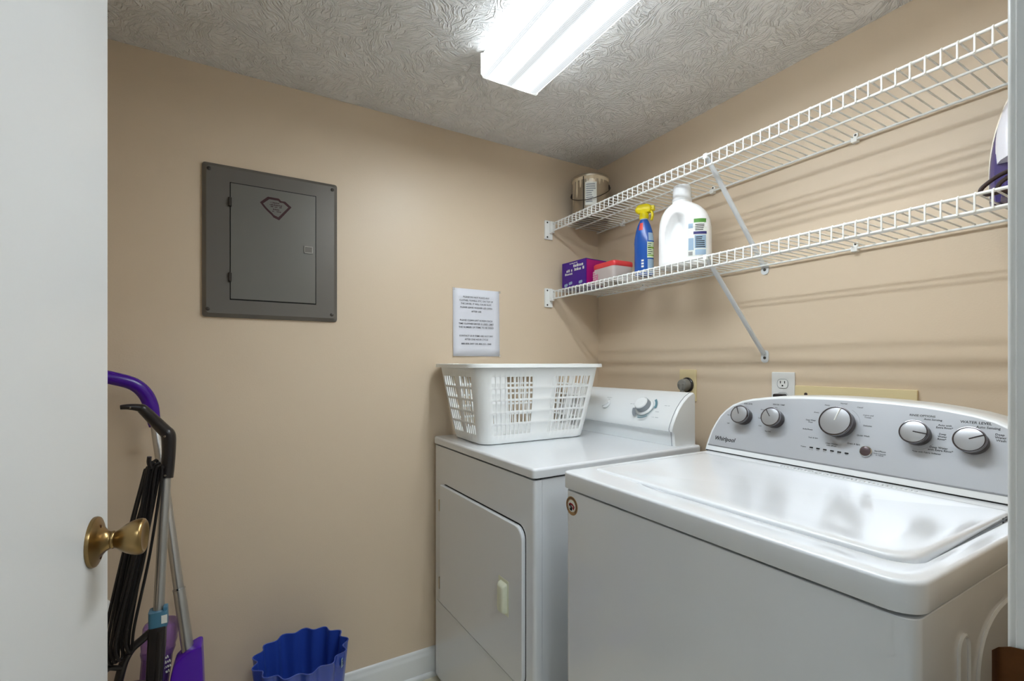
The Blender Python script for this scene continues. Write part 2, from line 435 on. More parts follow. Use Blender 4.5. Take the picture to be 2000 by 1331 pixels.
# strike plate on the jamb opposite
st = thing('strike_plate', 'dark antique brass strike plate with curved lip on the right jamb', 'strike plate', (OX1, YD, .89))
pth = [(OX1 - .001, .11), (OX1 - .001, .14), (OX1 - .0012, .150), (OX1 + .0005, .158), (OX1 + .004, .1635)]
rings = []
g = G()
zz0, zz1 = .892, .966
front = []
for i, (x, y) in enumerate(pth):
    inset = 0 if i < 2 else (.002, .007, .014)[i - 2]
    front.append([(x, y, zz0 + inset), (x, y, zz1 - inset), (x - .0016, y + .0004, zz1 - inset), (x - .0016, y + .0004, zz0 + inset)])
part('plate', G().loops(front), 'brass_dark', st, bevel=.0004, bang=30)
for z in (.901, .957):
    part('screw', G().lathe([(.004, 0), (.004, .001), (.002, .0016)], (OX1 - .0025, .122, z), (-1, 0, 0), 12), 'brass', st)

# ------------------------------------------------------------------ ceiling fixture
LX, LW, LY0, LY1 = .731, .1035, .24, 1.275
fx = thing('fluorescent_light', 'long wraparound fluorescent ceiling light with prismatic lens, switched on', 'ceiling light', (LX, (LY0 + LY1) / 2, ZT))
part('housing', G().box(LX - .085, LX + .085, LY0 + .02, LY1 - .012, ZT - .028, ZT), 'lamp_white', fx, bevel=.003)
U = [(-LW + .006, -.016), (-LW + .003, -.05), (-LW + .004, -.078), (-LW + .010, -.083), (LW - .010, -.083), (LW - .004, -.078), (LW - .003, -.05), (LW - .006, -.016)]
g = G()
ny = 2
vs = []; fs = []
for iy in range(ny):
    y = LY0 + .004 + (LY1 - LY0 - .008) * iy / (ny - 1)
    vs += [(LX + a, y, ZT + b) for a, b in U]
n = len(U)
for k in range(n - 1): fs.append((k, k + 1, n + k + 1, n + k))
g.add(vs, fs)
part('lens', g, 'lens', fx, smooth=True, angle=25, label='glowing prismatic plastic lens')
for y0, y1 in ((LY1 - .006, LY1), (LY0, LY0 + .006)):
    part('end_cap', G().prism([(-LW, -.014), (-LW, -.078), (-LW + .008, -.087), (LW - .008, -.087), (LW, -.078), (LW, -.014), (LW - .02, -.006), (-LW + .02, -.006)], (LX, y1, ZT), (1, 0, 0), (0, 0, 1), y1 - y0), 'plastic_white', fx, bevel=.0015)

# ------------------------------------------------------------------ breaker panel on the back wall
bp = thing('breaker_panel', 'dark grey metal breaker panel set on the tan wall', 'electrical panel', (.1, YA, 1.384))
PX0, PX1, PZ0, PZ1 = -.102, .304, 1.384, 1.875
def plate(x0, x1, z0, z1, y0, y1, ch):
    # raised sheet metal tray with sloped edges
    r0 = [(p[0], y0, p[1]) for p in rrect(x0, x1, z0, z1, .008, 3)]
    r1 = [(p[0], (y0 + y1) / 2, p[1]) for p in rrect(x0 + .001, x1 - .001, z0 + .001, z1 - .001, .008, 3)]
    r2 = [(p[0], y1, p[1]) for p in rrect(x0 + ch, x1 - ch, z0 + ch, z1 - ch, .008, 3)]
    return G().loops([r0, r1, r2])
part('cover', plate(PX0, PX1, PZ0, PZ1, YA, YA - .016, .012), 'panel_grey', bp, angle=20)
part('door_gap', G().box(-.0265, .2325, YA - .0166, YA - .0155, 1.4405, 1.8195), 'dark_gap', bp)
pd = part('door', G().box(-.024, .230, YA - .0185, YA - .0158, 1.444, 1.817), 'panel_door_grey', bp, bevel=.001)
for z in (1.755, 1.513):
    part('hinge', G().box(-.031, -.0205, YA - .022, YA - .016, z - .014, z + .014).tube([(-.0265, YA - .022, z - .014), (-.0265, YA - .022, z + .014)], .004), 'screw_dark', pd, bevel=.0006)
lt = G()
for a in ((.193, .221, 1.637, 1.640), (.193, .221, 1.616, 1.619), (.193, .196, 1.616, 1.640), (.218, .221, 1.616, 1.640)):
    lt.box(a[0], a[1], YA - .0215, YA - .0183, a[2], a[3])
ltp = part('latch', lt, 'latch_steel', pd, label='bright rectangular latch ring')
part('latch_thumb', G().box(.197, .217, YA - .0195, YA - .0183, 1.6195, 1.6365), 'panel_grey', pd, bevel=.0005)
for x, z in ((-.083, 1.852), (.286, 1.852), (-.086, 1.408), (.284, 1.408)):
    part('screw', G().lathe([(.0058, 0), (.0058, .0015), (.003, .003)], (x, YA - .0158, z), (0, -1, 0), 14), 'screw_dark', bp)
# sticker in the outline of a state, with lettering too small to read
so = [(.0592, 1.7685), (.0822, 1.7909), (.1153, 1.79), (.1222, 1.7827), (.1345, 1.7831), (.1539, 1.7666), (.1161, 1.7171), (.0994, 1.7239), (.0927, 1.7321), (.0807, 1.7428), (.0703, 1.7537)]
cx, cz = .105, 1.759
inn = [(cx + (x - cx) * .80, cz + (z - cz) * .76) for x, z in so]
g = G(); nS = len(so)
g.add([(x, YA - .0189, z) for x, z in so] + [(x, YA - .0189, z) for x, z in inn], [(k, (k + 1) % nS, nS + (k + 1) % nS, nS + k) for k in range(nS)])
for i, (x, z, w) in enumerate(((.103, 1.7735, .024), (.105, 1.7665, .034), (.106, 1.7605, .030), (.107, 1.752, .018), (.108, 1.7455, .024))):
    scribble(g, (x, YA - .0186, z), (1, 0, 0), (0, 0, 1), w, .0045, seed=i + 3)
part('sticker', g, 'sticker_maroon', pd, smooth=False, label='maroon state-shaped sticker')

# ------------------------------------------------------------------ notice on the back wall
no = thing('paper_notice', 'white printed paper notice taped to the wall above the basket', 'notice', (.8606, YA, 1.2655))
NX0, NX1, NZ0, NZ1 = .7527, .9685, 1.2655, 1.5450
g = G()
vs = []; fs = []; NN = 8
for iz in range(NN + 1):
    for ix in range(NN + 1):
        a = ix / NN; c = iz / NN
        curl = .002 + .004 * (abs(a - .5) * 2) ** 4 * (1 - c) + .0015 * math.sin(a * 5)
        vs.append((NX0 + a * (NX1 - NX0), YA - curl, NZ0 + c * (NZ1 - NZ0)))
for iz in range(NN):
    for ix in range(NN):
        k = iz * (NN + 1) + ix; fs.append((k, k + 1, k + NN + 2, k + NN + 1))
g.add(vs, fs)
sheet = part('sheet', g, 'paper', no, angle=80)
sheet.modifiers.new('thick', 'SOLIDIFY').thickness = .0004
lines = [('PLEASE DO NOT PLACE ANY', .123, .56), ('CLOTHES, TOWELS, ETC. ON TOP OF', .174, .72), ('THE DRYER. IT WILL CAUSE RUST.', .223, .66), ('PLEASE LEAVE WASHER LID OPEN', .277, .68), ('AFTER USE.', .333, .22),
         ('PLEASE CLEAN LINT SCREEN EACH', .467, .69), ('TIME CLOTHES DRYER IS USED. LIMIT', .518, .75), ('THE NUMBER OF ITEMS TO BE DRIED', .570, .75),
         ('CONTACT US IF ITEMS ARE NOT DRY', .697, .72), ('AFTER ONE HOUR CYCLE', .749, .50), ('888-858-5497 OR 800-251-1848', .815, .64)]
for i_, (body, fr, w) in enumerate(lines):
    if i_ in (0, 5, 8): g = G()
    text(g, body, ((NX0 + NX1) / 2 - .003, YA - .0062, NZ1 - fr * (NZ1 - NZ0)), (1, 0, 0), (0, 0, 1), .0066, width=w * (NX1 - NX0), bold=.012)
    if i_ in (4, 7, 10): part('text_paragraph', g, 'ink', no, smooth=False)
for x, z in ((NX0 + .002, NZ1 - .004), (NX1 - .002, NZ1 - .004), (NX1 - .001, NZ0 + .002)):
    part('tape', G().box(x - .005, x + .005, YA - .0072, YA - .0066, z - .005, z + .005), 'clear_tape', no)

# ------------------------------------------------------------------ wire shelves
SX0, SX1 = 1.235, 1.511
def wire_shelf(zd, label, brace_foot, clips):
    t = thing('wire_shelf', label, 'shelf', (1.38, .96, zd), group=None)
    y0, y1 = .165, 1.772
    def rail(nm, x, z, r): return part(nm, G().tube([(x, y0, z), (x, y1, z)], r, 10), 'wire_white', t)
    rail('front_rail', SX0, zd - .003, .0034); rail('lip_rail', SX0, zd - .036, .0034)
    rail('middle_rail', 1.375, zd - .0055, .003); rail('rear_rail', SX1 - .004, zd - .0055, .0032)
    w = mesh('cross_wire', G().tube([(SX1 - 1.38, 0, 0), (SX0 - 1.38 - .001, 0, 0), (SX0 - 1.38 - .0045, 0, -.003), (SX0 - 1.38 - .005, 0, -.008), (SX0 - 1.38 - .005, 0, -.038)], .0019, 7), 'wire_white', angle=80)
    k = 0; y = y1 - .012
    while y > y0:
        o = bpy.data.objects.new('cross_wire', w); COL.objects.link(o); o.parent = t; o.location = (0, y - .96, 0); y -= .0254
    # end bracket on the back wall
    b = part('end_bracket', G().box(SX0 - .034, SX0 + .008, YA - .010, YA, zd - .074, zd + .012).box(SX0 - .012, SX0 + .008, YA - .026, YA - .008, zd - .045, zd + .006), 'plastic_white', t, bevel=.0025)
    for dz in (.002, -.064): part('screw', G().lathe([(.004, 0), (.004, .001), (.002, .002)], (SX0 - .022, YA - .010, zd + dz), (0, -1, 0), 10), 'screw_dark', b)
    # diagonal support: rolled strut from the front rail to a foot on the wall
    a = Vector((SX0 + .004, .947, zd - .006)); f = Vector((XB - .006, .936, brace_foot))
    br = part('support_brace', G().tube([a, a.lerp(f, .04), a.lerp(f, .94), f], .0085, 10, flat=.62, up=(0, 1, 0)), 'strut_white', t)
    part('rail_hook', G().box(SX0 - .0058, SX0 + .011, .9405, .9535, zd - .014, zd + .0025), 'plastic_white', br, bevel=.002)
    g = G().prism(rrect(-.013, .013, -.022, .02, .011, 5), (XB - .0015, .934, brace_foot - .008), (0, -1, 0), (0, 0, 1), .0015)
    ft = part('foot_plate', g, 'strut_white', br)
    part('foot_screw', G().lathe([(.0048, 0), (.0048, .0015), (.002, .003)], (XB - .003, .934, brace_foot - .014), (-1, 0, 0), 12), 'screw_dark', br)
    for cy in clips:
        c = part('wall_clip', G().box(XB - .018, XB, cy - .008, cy + .008, zd - .014, zd + .001).box(XB - .008, XB, cy - .006, cy + .006, zd - .002, zd + .014), 'plastic_white', t, bevel=.002)
        part('clip_screw', G().lathe([(.003, 0), (.003, .001)], (XB - .008, cy, zd + .008), (-1, 0, 0), 10), 'screw_dark', c)
    return t
ZU, ZL = 1.8755, 1.566
wire_shelf(ZU, 'upper white wire shelf on the right wall, near the ceiling', 1.562, (.665, 1.129, 1.6))
wire_shelf(ZL, 'lower white wire shelf on the right wall, above the washer', 1.268, (.665, 1.478))
DU, DL = ZU + .002, ZL + .002     # deck tops

# ------------------------------------------------------------------ paint can on the upper shelf
c = Vector((1.374, 1.662, DU))
pc = thing('paint_can', 'dented metal paint can with drips and wire handle in the shelf corner', 'paint can', c)
can_body = part('body', G().lathe([(.080, 0), (.0825, .002), (.0825, .006), (.081, .009), (.081, .178), (.083, .181), (.083, .187), (.081, .190), (.076, .190), (.070, .186)], c, n=48), 'tin', pc)
vd = Vector((-.635, -.772, 0)).normalized(); sd = Vector((vd.y, -vd.x, 0)) * -1
def can_patch(g, a0, a1, z0, z1, lift=.0006, n=8, taper=0):
    base = math.atan2(vd.y, vd.x); vs = []; fs = []
    for i in range(n + 1):
        a = base + a0 + (a1 - a0) * i / n
        for z in (z0 + (taper * (abs(i / n - .5) * 2) ** 2), z1): vs.append((c.x + (.081 + lift) * math.cos(a), c.y + (.081 + lift) * math.sin(a), c.z + z))
    for i in range(n): fs.append((2 * i, 2 * i + 2, 2 * i + 3, 2 * i + 1))
    g.add(vs, fs)
g = G(); can_patch(g, -.40, -.345, .008, .178, .0012); part('seam', g, 'screw_dark', pc)
g = G(); can_patch(g, -.28, .34, .050, .150); lab = part('paper_label', g, 'label_white', pc)
g = G()
for i in range(9): can_patch(g, -.23, .05 + random.random() * .25, .062 + i * .0095, .066 + i * .0095, .0011)
part('label_print', g, 'print_grey', lab)
g = G()
for a, w, z in ((-1.15, .06, .06), (-1.0, .05, .11), (-.8, .07, .09), (-.55, .06, .13), (-.1, .08, .155), (.2, .06, .16), (.5, .07, .14), (.75, .05, .15)): can_patch(g, a - w, a + w, z, .178, .0009, 6, taper=.02)
can_patch(g, -1.5, 1.5, .165, .179, .0008, 24)
part('paint_drips', g, 'paint_drip', pc)
# handle ears and drooping wire bail
e1 = c + sd * .084 + Vector((0, 0, .150)); e2 = c - sd * .084 + Vector((0, 0, .118))
for e, s_ in ((e1, 1), (e2, -1)): part('handle_ear', G().lathe([(.012, 0), (.011, .003), (.005, .006)], e - sd * s_ * .003, sd * s_, 14), 'wire_dark', pc)
arc = []
for i in range(21):
    a = PI * i / 20
    arc.append(c + sd * (.0885 * math.cos(a)) + vd * (.0925 * math.sin(a) ** .7) + Vector((0, 0, .134 + .016 * math.cos(a) - .062 * math.sin(a) ** .8)))
part('bail_handle', G().tube(arc, .0016, 8), 'wire_dark', pc)

# ------------------------------------------------------------------ things on the lower shelf
# purple box
bx = thing('sheet_box', 'purple cardboard box with white lettering beside the red-lidded tub', 'box', (1.33, 1.652, DL), math.radians(4), local=True)
bb = part('carton', G().box(-.062, .062, -.078, .078, 0, .117), 'box_purple', bx, bevel=.0012)
part('end_panel', G().box(-.058, .06, -.0786, -.0779, .004, .113), 'box_magenta', bb)
g = G()
for i, (yy, z, w, cp) in enumerate(((-.030, .096, .062, .013), (-.034, .080, .058, .014), (.036, .078, .05, .012), (.034, .064, .044, .010), (.0, .108, .05, .005))):
    scribble(g, (-.0624, yy * 1 , z), (0, -1, 0), (0, 0, 1), w, cp, seed=i + 20)
part('lettering', g, 'label_white', bb, smooth=False)
g = G()
for yy, z in ((.02, .022), (-.045, .02), (.05, .016)): g.prism(rrect(-.011, .011, -.006, .006, .004, 3), (-.0622, yy, z), (0, -1, .15), (0, .1, 1), .0004)
part('pictures', g, 'label_bluegrey', bb)
# tub with red lid, a patterned pink wrap at its left end
tb = thing('plastic_tub', 'clear plastic tub with red lid on the lower shelf', 'tub', (1.342, 1.478, DL), math.radians(-2), local=True)
def tubring(s, z, r=.014): return [(p[0], p[1], z) for p in rrect(-.052 * s, .052 * s, -.067 * s, .067 * s, r, 5)]
part('container', G().loops([tubring(.88, 0), tubring(.92, .004), tubring(.985, .055), tubring(.99, .066)]), 'tub_clear', tb)
part('lid', G().loops([tubring(.992, .060), tubring(1.02, .063), tubring(1.02, .074), tubring(1.0, .079), tubring(.9, .083), tubring(.7, .084)]), 'lid_red', tb)
wr = part('wrap', G().prism(rrect(-.067, -.036, .004, .058, .008, 4), (-.0515, 0, 0), (0, -1, 0), (.06, 0, 1), .0012), 'tub_pink', tb, label='pink patterned wrap')
g = G()
for i in range(5): scribble(g, (-.0535 + .0, .0515, .012 + i * .0095), (0, -1, 0), (0, 0, 1), .026, .005, lift=.0008, seed=200 + i)
part('wrap_pattern', g, 'label_white', wr, smooth=False)

# spray bottle
sp = thing('spray_bottle', 'blue spray bottle with yellow trigger on the lower shelf', 'spray bottle', (1.335, 1.298, DL), math.radians(-60), local=True)
def ell(a, b, z, n=28, ox=0): return [(ox + a * math.cos(2 * PI * k / n), b * math.sin(2 * PI * k / n), z) for k in range(n)]
body = [(.028, .018, 0), (.034, .023, .003), (.036, .0245, .012), (.036, .0245, .11), (.037, .025, .125), (.0355, .024, .145), (.031, .0215, .17), (.024, .0185, .193), (.018, .016, .207), (.0145, .0145, .213), (.0135, .0135, .216)]
sb = part('bottle', G().loops([ell(a, b, z) for a, b, z in body]), 'spray_blue', sp)
part('neck_ring', G().loops([ell(.0145, .0145, .214), ell(.0145, .0145, .2185)]), 'label_white', sp)
tr = G()
tr.loops([ell(.0165, .0165, .217), ell(.0175, .0175, .221), ell(.017, .017, .236), ell(.0135, .0135, .243)])
tr.loops([[(x * k, y * q, z) for x, y in rrect(-.031, .03, -.015, .015, .008, 4)] for k, q, z in ((.7, .9, .240), (1.0, 1.0, .247), (1.05, 1.0, .256), (.8, .95, .268), (.55, .8, .272))])
head = part('trigger_head', tr, 'spray_yellow', sp, angle=50)
part('nozzle', G().box(.028, .04, -.0095, .0095, .246, .264), 'spray_yellow', head, bevel=.002)
part('trigger', G().tube(spline([(.024, 0, .248), (.031, 0, .236), (.031, 0, .222), (.027, 0, .21)], 4), .0052, 8, flat=1.3), 'spray_yellow', head)
def ellpatch(g, a0, a1, z0, z1, lift, n=10):
    vs = []; fs = []
    def rad(z):
        for i in range(len(body) - 1):
            if body[i][2] <= z <= body[i + 1][2]:
                t = (z - body[i][2]) / (body[i + 1][2] - body[i][2]); return tuple(body[i][j] + (body[i + 1][j] - body[i][j]) * t for j in (0, 1))
        return body[-1][:2]
    m = 4
    for j in range(m + 1):
        z = z0 + (z1 - z0) * j / m; A, B = rad(z)
        for i in range(n + 1):
            a = a0 + (a1 - a0) * i / n; vs.append(((A + lift) * math.cos(a), (B + lift) * math.sin(a), z))
    for j in range(m):
        for i in range(n): k = j * (n + 1) + i; fs.append((k, k + 1, k + n + 2, k + n + 1))
    g.add(vs, fs)
# patches: the camera sees the -Y / -X sides of the local frame
PA = math.radians(-76)
g = G(); ellpatch(g, PA + .25, PA + 1.25, .065, .125, .0005); lb = part('back_label', g, 'label_pale', sb)
g = G(); ellpatch(g, PA + .25, PA + 1.25, .072, .076, .0009); ellpatch(g, PA + .3, PA + 1.25, .1, .106, .0009); part('label_stripes', g, 'label_green', lb)
g = G()
for i in range(6): ellpatch(g, PA + .32, PA + .6 + random.random() * .6, .079 + i * .0075, .0815 + i * .0075, .0009)
part('label_print', g, 'print_dark', lb)
g = G(); ellpatch(g, PA + .4, PA + 1.2, .13, .16, .0005); part('upper_label', g, 'label_bluegrey', sb)
g = G(); ellpatch(g, PA + .3, PA + 1.25, .008, .06, .0005); part('lower_label', g, 'label_bluegrey', sb)
g = G(); ellpatch(g, PA - .75, PA - .2, .172, .2, .0006); part('front_badge', g, 'spray_red', sb)
g = G()
for i in range(3): ellpatch(g, PA - .35, PA - .1, .03 + i * .011, .037 + i * .011, .0006)
part('icons', g, 'label_white', sb)

# detergent jug
jg = thing('detergent_jug', 'white laundry detergent jug with clear cap and back label', 'jug', (1.335, 1.108, DL), math.radians(-62), local=True)
jg.scale = (.87, 1, 1)
# local: x = width axis along the jug's broad side, y = thickness; handle hollow towards +x... broad side faces -y
prof = [(.088, .046, 0, .0), (.096, .052, .004, 0), (.0985, .054, .014, 0), (.0985, .054, .10, 0), (.098, .054, .13, 0), (.094, .053, .158, -.001), (.084, .050, .182, -.003), (.066, .045, .202, -.007), (.047, .038, .214, -.010), (.036, .034, .219, -.011)]
def sup(a, b, z, ox, n=40, e=2.9):
    out = []
    for k in range(n):
        t = 2 * PI * k / n; cx_, sy_ = math.cos(t), math.sin(t)
        out.append((ox + a * math.copysign(abs(cx_) ** (2 / e), cx_), b * math.copysign(abs(sy_) ** (2 / e), sy_), z))
    return out
JX = -.028   # centre of the handle hollow along the broad side
def jug_grid():
    # fine rings so the grip hollow can be pressed into the broad sides
    rings = []; m = 56; n = 96
    for j in range(m + 1):
        z = .219 * j / m
        for i in range(len(prof) - 1):
            if prof[i][2] <= z <= prof[i + 1][2] + 1e-9:
                t = (z - prof[i][2]) / (prof[i + 1][2] - prof[i][2]); a, b, ox = (prof[i][q] + (prof[i + 1][q] - prof[i][q]) * t for q in (0, 1, 3)); break
        ring = []
        for (x, y, zz) in sup(a, b, z, ox, n):
            u = (x - JX - .12 * (z - .1)) / .036; v = (z - .112) / .066
            q = u * u + v * v
            if q < 1.25:
                y *= 1 - .80 * (1 - sst(.45, 1.2, q))
            ring.append((x, y, z))
        rings.append(ring)
    return rings
jb = part('bottle', G().loops(jug_grid()), 'jug_white', jg, angle=70)
part('collar', G().lathe([(.037, .217), (.037, .226), (.033, .229)], (-.011, 0, 0), n=32), 'jug_white', jb)
cp = part('cap', G().lathe([(.036, .227), (.0375, .229), (.0375, .236), (.0355, .240), (.034, .276), (.031, .281), (.024, .2825)], (-.011, 0, 0), n=36), 'cap_clear', jg)
g = G()
def jpatch(g, x0, x1, z0, z1, lift=.0007, n=8):
    vs = []; fs = []
    for j in range(5):
        z = z0 + (z1 - z0) * j / 4
        for i in range(n + 1):
            x = x0 + (x1 - x0) * i / n
            a, b = .0985, .054
            if z > .13: a, b = .094 + .004 * (.158 - z) / .028, .053
            yy = b * max(0, 1 - abs(min(1, x / a)) ** 2.9) ** (1 / 2.9)
            vs.append((x, -yy - lift, z))
    for j in range(4):
        for i in range(n): k = j * (n + 1) + i; fs.append((k, k + 1, k + n + 2, k + n + 1))
    g.add(vs, fs)
jpatch(g, .022, .090, .024, .150); jl = part('back_label', g, 'label_white', jb)
g = G(); jpatch(g, .045, .086, .136, .149, .0012); part('label_leaf', g, 'label_leaf', jl)
g = G(); jpatch(g, .026, .045, .045, .085, .0012); jpatch(g, .048, .086, .05, .094, .0012); jpatch(g, .05, .086, .028, .046, .0012); jpatch(g, .026, .042, .118, .134, .0012); part('label_blocks', g, 'label_bluegrey', jl)
g = G(); jpatch(g, .044, .088, .097, .106, .0013); part('label_band', g, 'label_navy', jl)
g = G()
for i in range(6): jpatch(g, .052, .07 + random.random() * .015, .053 + i * .0065, .056 + i * .0065, .0016, 3)
for i in range(4): jpatch(g, .05, .07 + random.random() * .012, .11 + i * .006, .1125 + i * .006, .0016, 3)
for i in range(5): jpatch(g, .027 + i * .003, .0285 + i * .003, .027, .04, .0016, 2)
part('label_print', g, 'print_dark', jl)

# clothes iron standing on its heel, half behind the jamb
ir = thing('clothes_iron', 'purple and white clothes iron standing upright at the shelf end', 'iron', (1.385, .294, DL), math.radians(16), local=True)
# local: +y left in view, sole towards +x (the wall), tip up
def boat(w, z0, z1, x, n=14):
    L_ = []; H = z1 - z0
    for i in range(n + 1):
        t = i / n; L_.append((x, w * (1 - t ** 2.4) ** .8 * (1 - .10 * (1 - t) ** 3), z0 + H * t))
    return L_ + [(x, -y, z) for (_, y, z) in reversed(L_[:-1])]
part('soleplate', G().loops([boat(.066, .006, .285, .038), boat(.066, .006, .285, .032)]), 'chrome', ir)
part('skirt', G().loops([boat(.0645, .004, .279, .032), boat(.063, .004, .274, .016), boat(.057, .006, .26, .004)]), 'iron_purple', ir)
part('upper_shell', G().loops([boat(.0555, .085, .262, .006), boat(.05, .088, .25, -.012), boat(.03, .095, .21, -.026)]), 'iron_white', ir)
part('heel', G().loops([[(x, y, z) for x, y in rrect(-.06, .034, -.045, .045, .012, 4)] for z in (0, .006)]).loops([[(x, y, z) for x, y in rrect(-.03, .03, -.04, .04, .012, 4)] for z in (.006, .05)]), 'iron_purple', ir)
part('handle', G().tube(spline([(-.018, 0, .19), (-.05, 0, .178), (-.07, 0, .14), (-.072, 0, .09), (-.058, 0, .045), (-.02, 0, .03)], 6), .0125, 12), 'iron_white', ir)
part('steam_button', G().lathe([(.008, 0), (.008, .006), (.005, .008)], (-.06, 0, .168), (-.6, 0, .8), 14), 'iron_purple', ir)
part('cord', G().tube(spline([(-.02, .02, .03), (-.055, .045, .012), (-.06, .068, .010), (-.062, .074, .022), (-.062, .05, .042), (-.066, .02, .052), (-.07, -.02, .062), (-.072, -.06, .066)], 8), .0042, 9).tube(spline([(-.03, .01, .015), (-.056, .035, .008), (-.063, .050, .012), (-.065, .046, .028), (-.067, .02, .042), (-.074, -.03, .054)], 8), .0042, 9), 'brown_cord', ir, label='dark brown looped cord')

# ------------------------------------------------------------------ wall plates behind the machines
do = thing('dryer_outlet', 'almond wall plate with round dryer socket and grey plug', 'outlet', (XB, 1.244, 1.088))
part('cover_plate', G().box(XB - .006, XB, 1.2045, 1.2835, 1.089, 1.2115), 'almond', do, bevel=.003)
part('socket', G().lathe([(.029, 0), (.029, .005), (.026, .008)], (XB - .006, 1.244, 1.152), (-1, 0, 0), 28), 'black_plastic', do)
pg = part('plug', G().lathe([(.022, .005), (.0245, .010), (.023, .028), (.0215, .033), (.018, .035)], (XB - .006, 1.244, 1.152), (-1, 0, 0), 24), 'plug_grey', do)
part('plug_rib', G().box(XB - .045, XB - .040, 1.238, 1.250, 1.133, 1.155).box(XB - .043, XB - .040, 1.231, 1.257, 1.153, 1.159), 'plug_grey', pg, bevel=.001)
part('plug_cord', G().tube(spline([(XB - .035, 1.244, 1.13), (XB - .045, 1.244, 1.09), (XB - .04, 1.25, 1.03), (XB - .035, 1.27, .9), (XB - .05, 1.3, .6)], 6), .009, 10), 'plug_grey', pg)
wo = thing('duplex_outlet', 'white duplex outlet plate with black plug behind the washer', 'outlet', (XB, .872, 1.088))
wp = part('cover_plate', G().box(XB - .006, XB, .8345, .9095, 1.092, 1.2075), 'outlet_white', wo, bevel=.003)
for z in (1.170, 1.1265):
    fc = part('receptacle', G().prism(rrect(-.0165, .0165, -.014, .014, .0105, 5), (XB - .0062, .872, z), (0, -1, 0), (0, 0, 1), .0016), 'outlet_white', wo, bevel=.0005)
    g = G().box(XB - .0082, XB - .0075, .8775, .880, z + .001, z + .009).box(XB - .0082, XB - .0075, .8640, .8665, z + .001, z + .009); g.lathe([(.0026, 0), (.0026, .0006)], (XB - .0077, .872, z - .006), (-1, 0, 0), 12)
    part('slots', g, 'dark_gap', fc)
    ring = G().tube([(XB - .0072, .872 - p[0], z + p[1]) for p in rrect(-.0172, .0172, -.0147, .0147, .011, 5)], .0006, 5, closed=True); part('receptacle_rim', ring, 'print_grey', fc)
part('cover_screw', G().lathe([(.0026, 0), (.0026, .0012)], (XB - .006, .872, 1.1485), (-1, 0, 0), 10), 'outlet_white', wp)
pk = part('plug', G().box(XB - .036, XB - .0075, .856, .889, 1.114, 1.1385), 'black_plastic', wo, bevel=.005)
part('plug_cord', G().tube(spline([(XB - .032, .872, 1.12), (XB - .046, .872, 1.09), (XB - .05, .87, 1.03), (XB - .05, .86, .9)], 5), .0045, 8), 'cord_black', pk)
wb = thing('wall_cover', 'long almond cover plate behind the washer console', 'wall plate', (XB, .678, 1.04))
part('cover_plate', G().box(XB - .009, XB, .5235, .8335, 1.045, 1.1665), 'almond', wb, bevel=.0025)
for y, z in ((.799, 1.1405), (.565, 1.1325)): part('screw', G().lathe([(.005, 0), (.005, .0015), (.002, .003)], (XB - .009, y, z), (-1, 0, 0), 12), 'brown_cord', wb)

# ------------------------------------------------------------------ dryer (local frame: x into the wall, y towards the back wall)
dr = thing('clothes_dryer', 'white front-loading clothes dryer beside the tan wall, basket on top', 'dryer', (.690, 1.068, 0), math.radians(2), local=True)
DW, DD = .686, .71
part('cabinet', G().box(.027, DD - .005, .003, DW - .003, .018, .917), 'enamel_old', dr, bevel=.004)
part('inner_shadow', G().box(.012, DD - .02, .010, DW - .010, .03, .922), 'dark_gap', dr)
fp = G().loops([[(x, y, z) for x, y in [(.0245, 0), (.010, 0), (.004, .002), (.001, .006), (0, .012), (0, DW - .012), (.001, DW - .006), (.004, DW - .002), (.010, DW), (.0245, DW)]] for z in (.02, .917)])
part('front_panel', fp, 'enamel_old', dr, angle=50)
def slab(x0, x1, y0, y1, z0, z1, r, rt, n=4, nr=5):
    rings = [[(p[0], p[1], z0) for p in rrect(x0 + .002, x1 - .002, y0 + .002, y1 - .002, r, nr)], [(p[0], p[1], z0 + .002) for p in rrect(x0, x1, y0, y1, r, nr)]]
    for k in range(n + 1):
        a = PI / 2 * k / n; i = rt * (1 - math.cos(a)); z = z1 - rt + rt * math.sin(a)
        rings.append([(p[0], p[1], z) for p in rrect(x0 + i, x1 - i, y0 + i, y1 - i, max(r - i, .001), nr)])
    return G().loops(rings)
part('top_panel', slab(-.004, DD, -.003, DW + .003, .9225, .950, .012, .008), 'enamel_old', dr, angle=30, wn=True)
for x in (.05, DD - .06):
    for y in (.05, DW - .05): part('foot', G().lathe([(.02, 0), (.02, .012), (.012, .02)], (x, y, 0), n=16), 'rubber_foot', dr)
# door on the front
DYa, DYb, DZa, DZb = .044, .612, .331, .777
part('door_gap', G().prism(rrect(-DYb - .003, -DYa + .003, DZa - .003, DZb + .0045, .036, 6), (.0012, 0, 0), (0, -1, 0), (0, 0, 1), .0018), 'dark_gap', dr)
out = rrect(-DYb, -DYa, DZa, DZb, [.034, .006, .006, .034], 6)
rg = []
for ins, x in ((0, -.0005), (0, -.009), (.0015, -.0115), (.004, -.0125)):
    rg.append([(x, -p[0], p[1]) for p in rrect(-DYb + ins, -DYa - ins, DZa + ins, DZb - ins, [.034, .006, .006, .034], 6)])
dd = part('door', G().loops(rg), 'enamel_old', dr, angle=35, wn=True)
part('handle_recess', G().box(-.0135, -.0122, .113, .169, .500, .603), 'almond_pale', dd, bevel=.0005)
hb = []
for x, i, zt in ((-.013, 0, 0), (-.021, .001, .002), (-.0275, .006, .007), (-.029, .011, .012)):
    hb.append([(x, p[0], p[1]) for p in rrect(.119 + i, .160 - i, .506 + i * .6, .594 - zt, .006, 4)])
part('handle', G().loops(hb), 'almond_pale', dd, label='pale almond door pull', angle=35)
for z in (.697, .403): part('hinge', G().box(-.0145, -.001, DYb - .002, DYb + .006, z - .022, z + .022), 'tin', dd, bevel=.001)
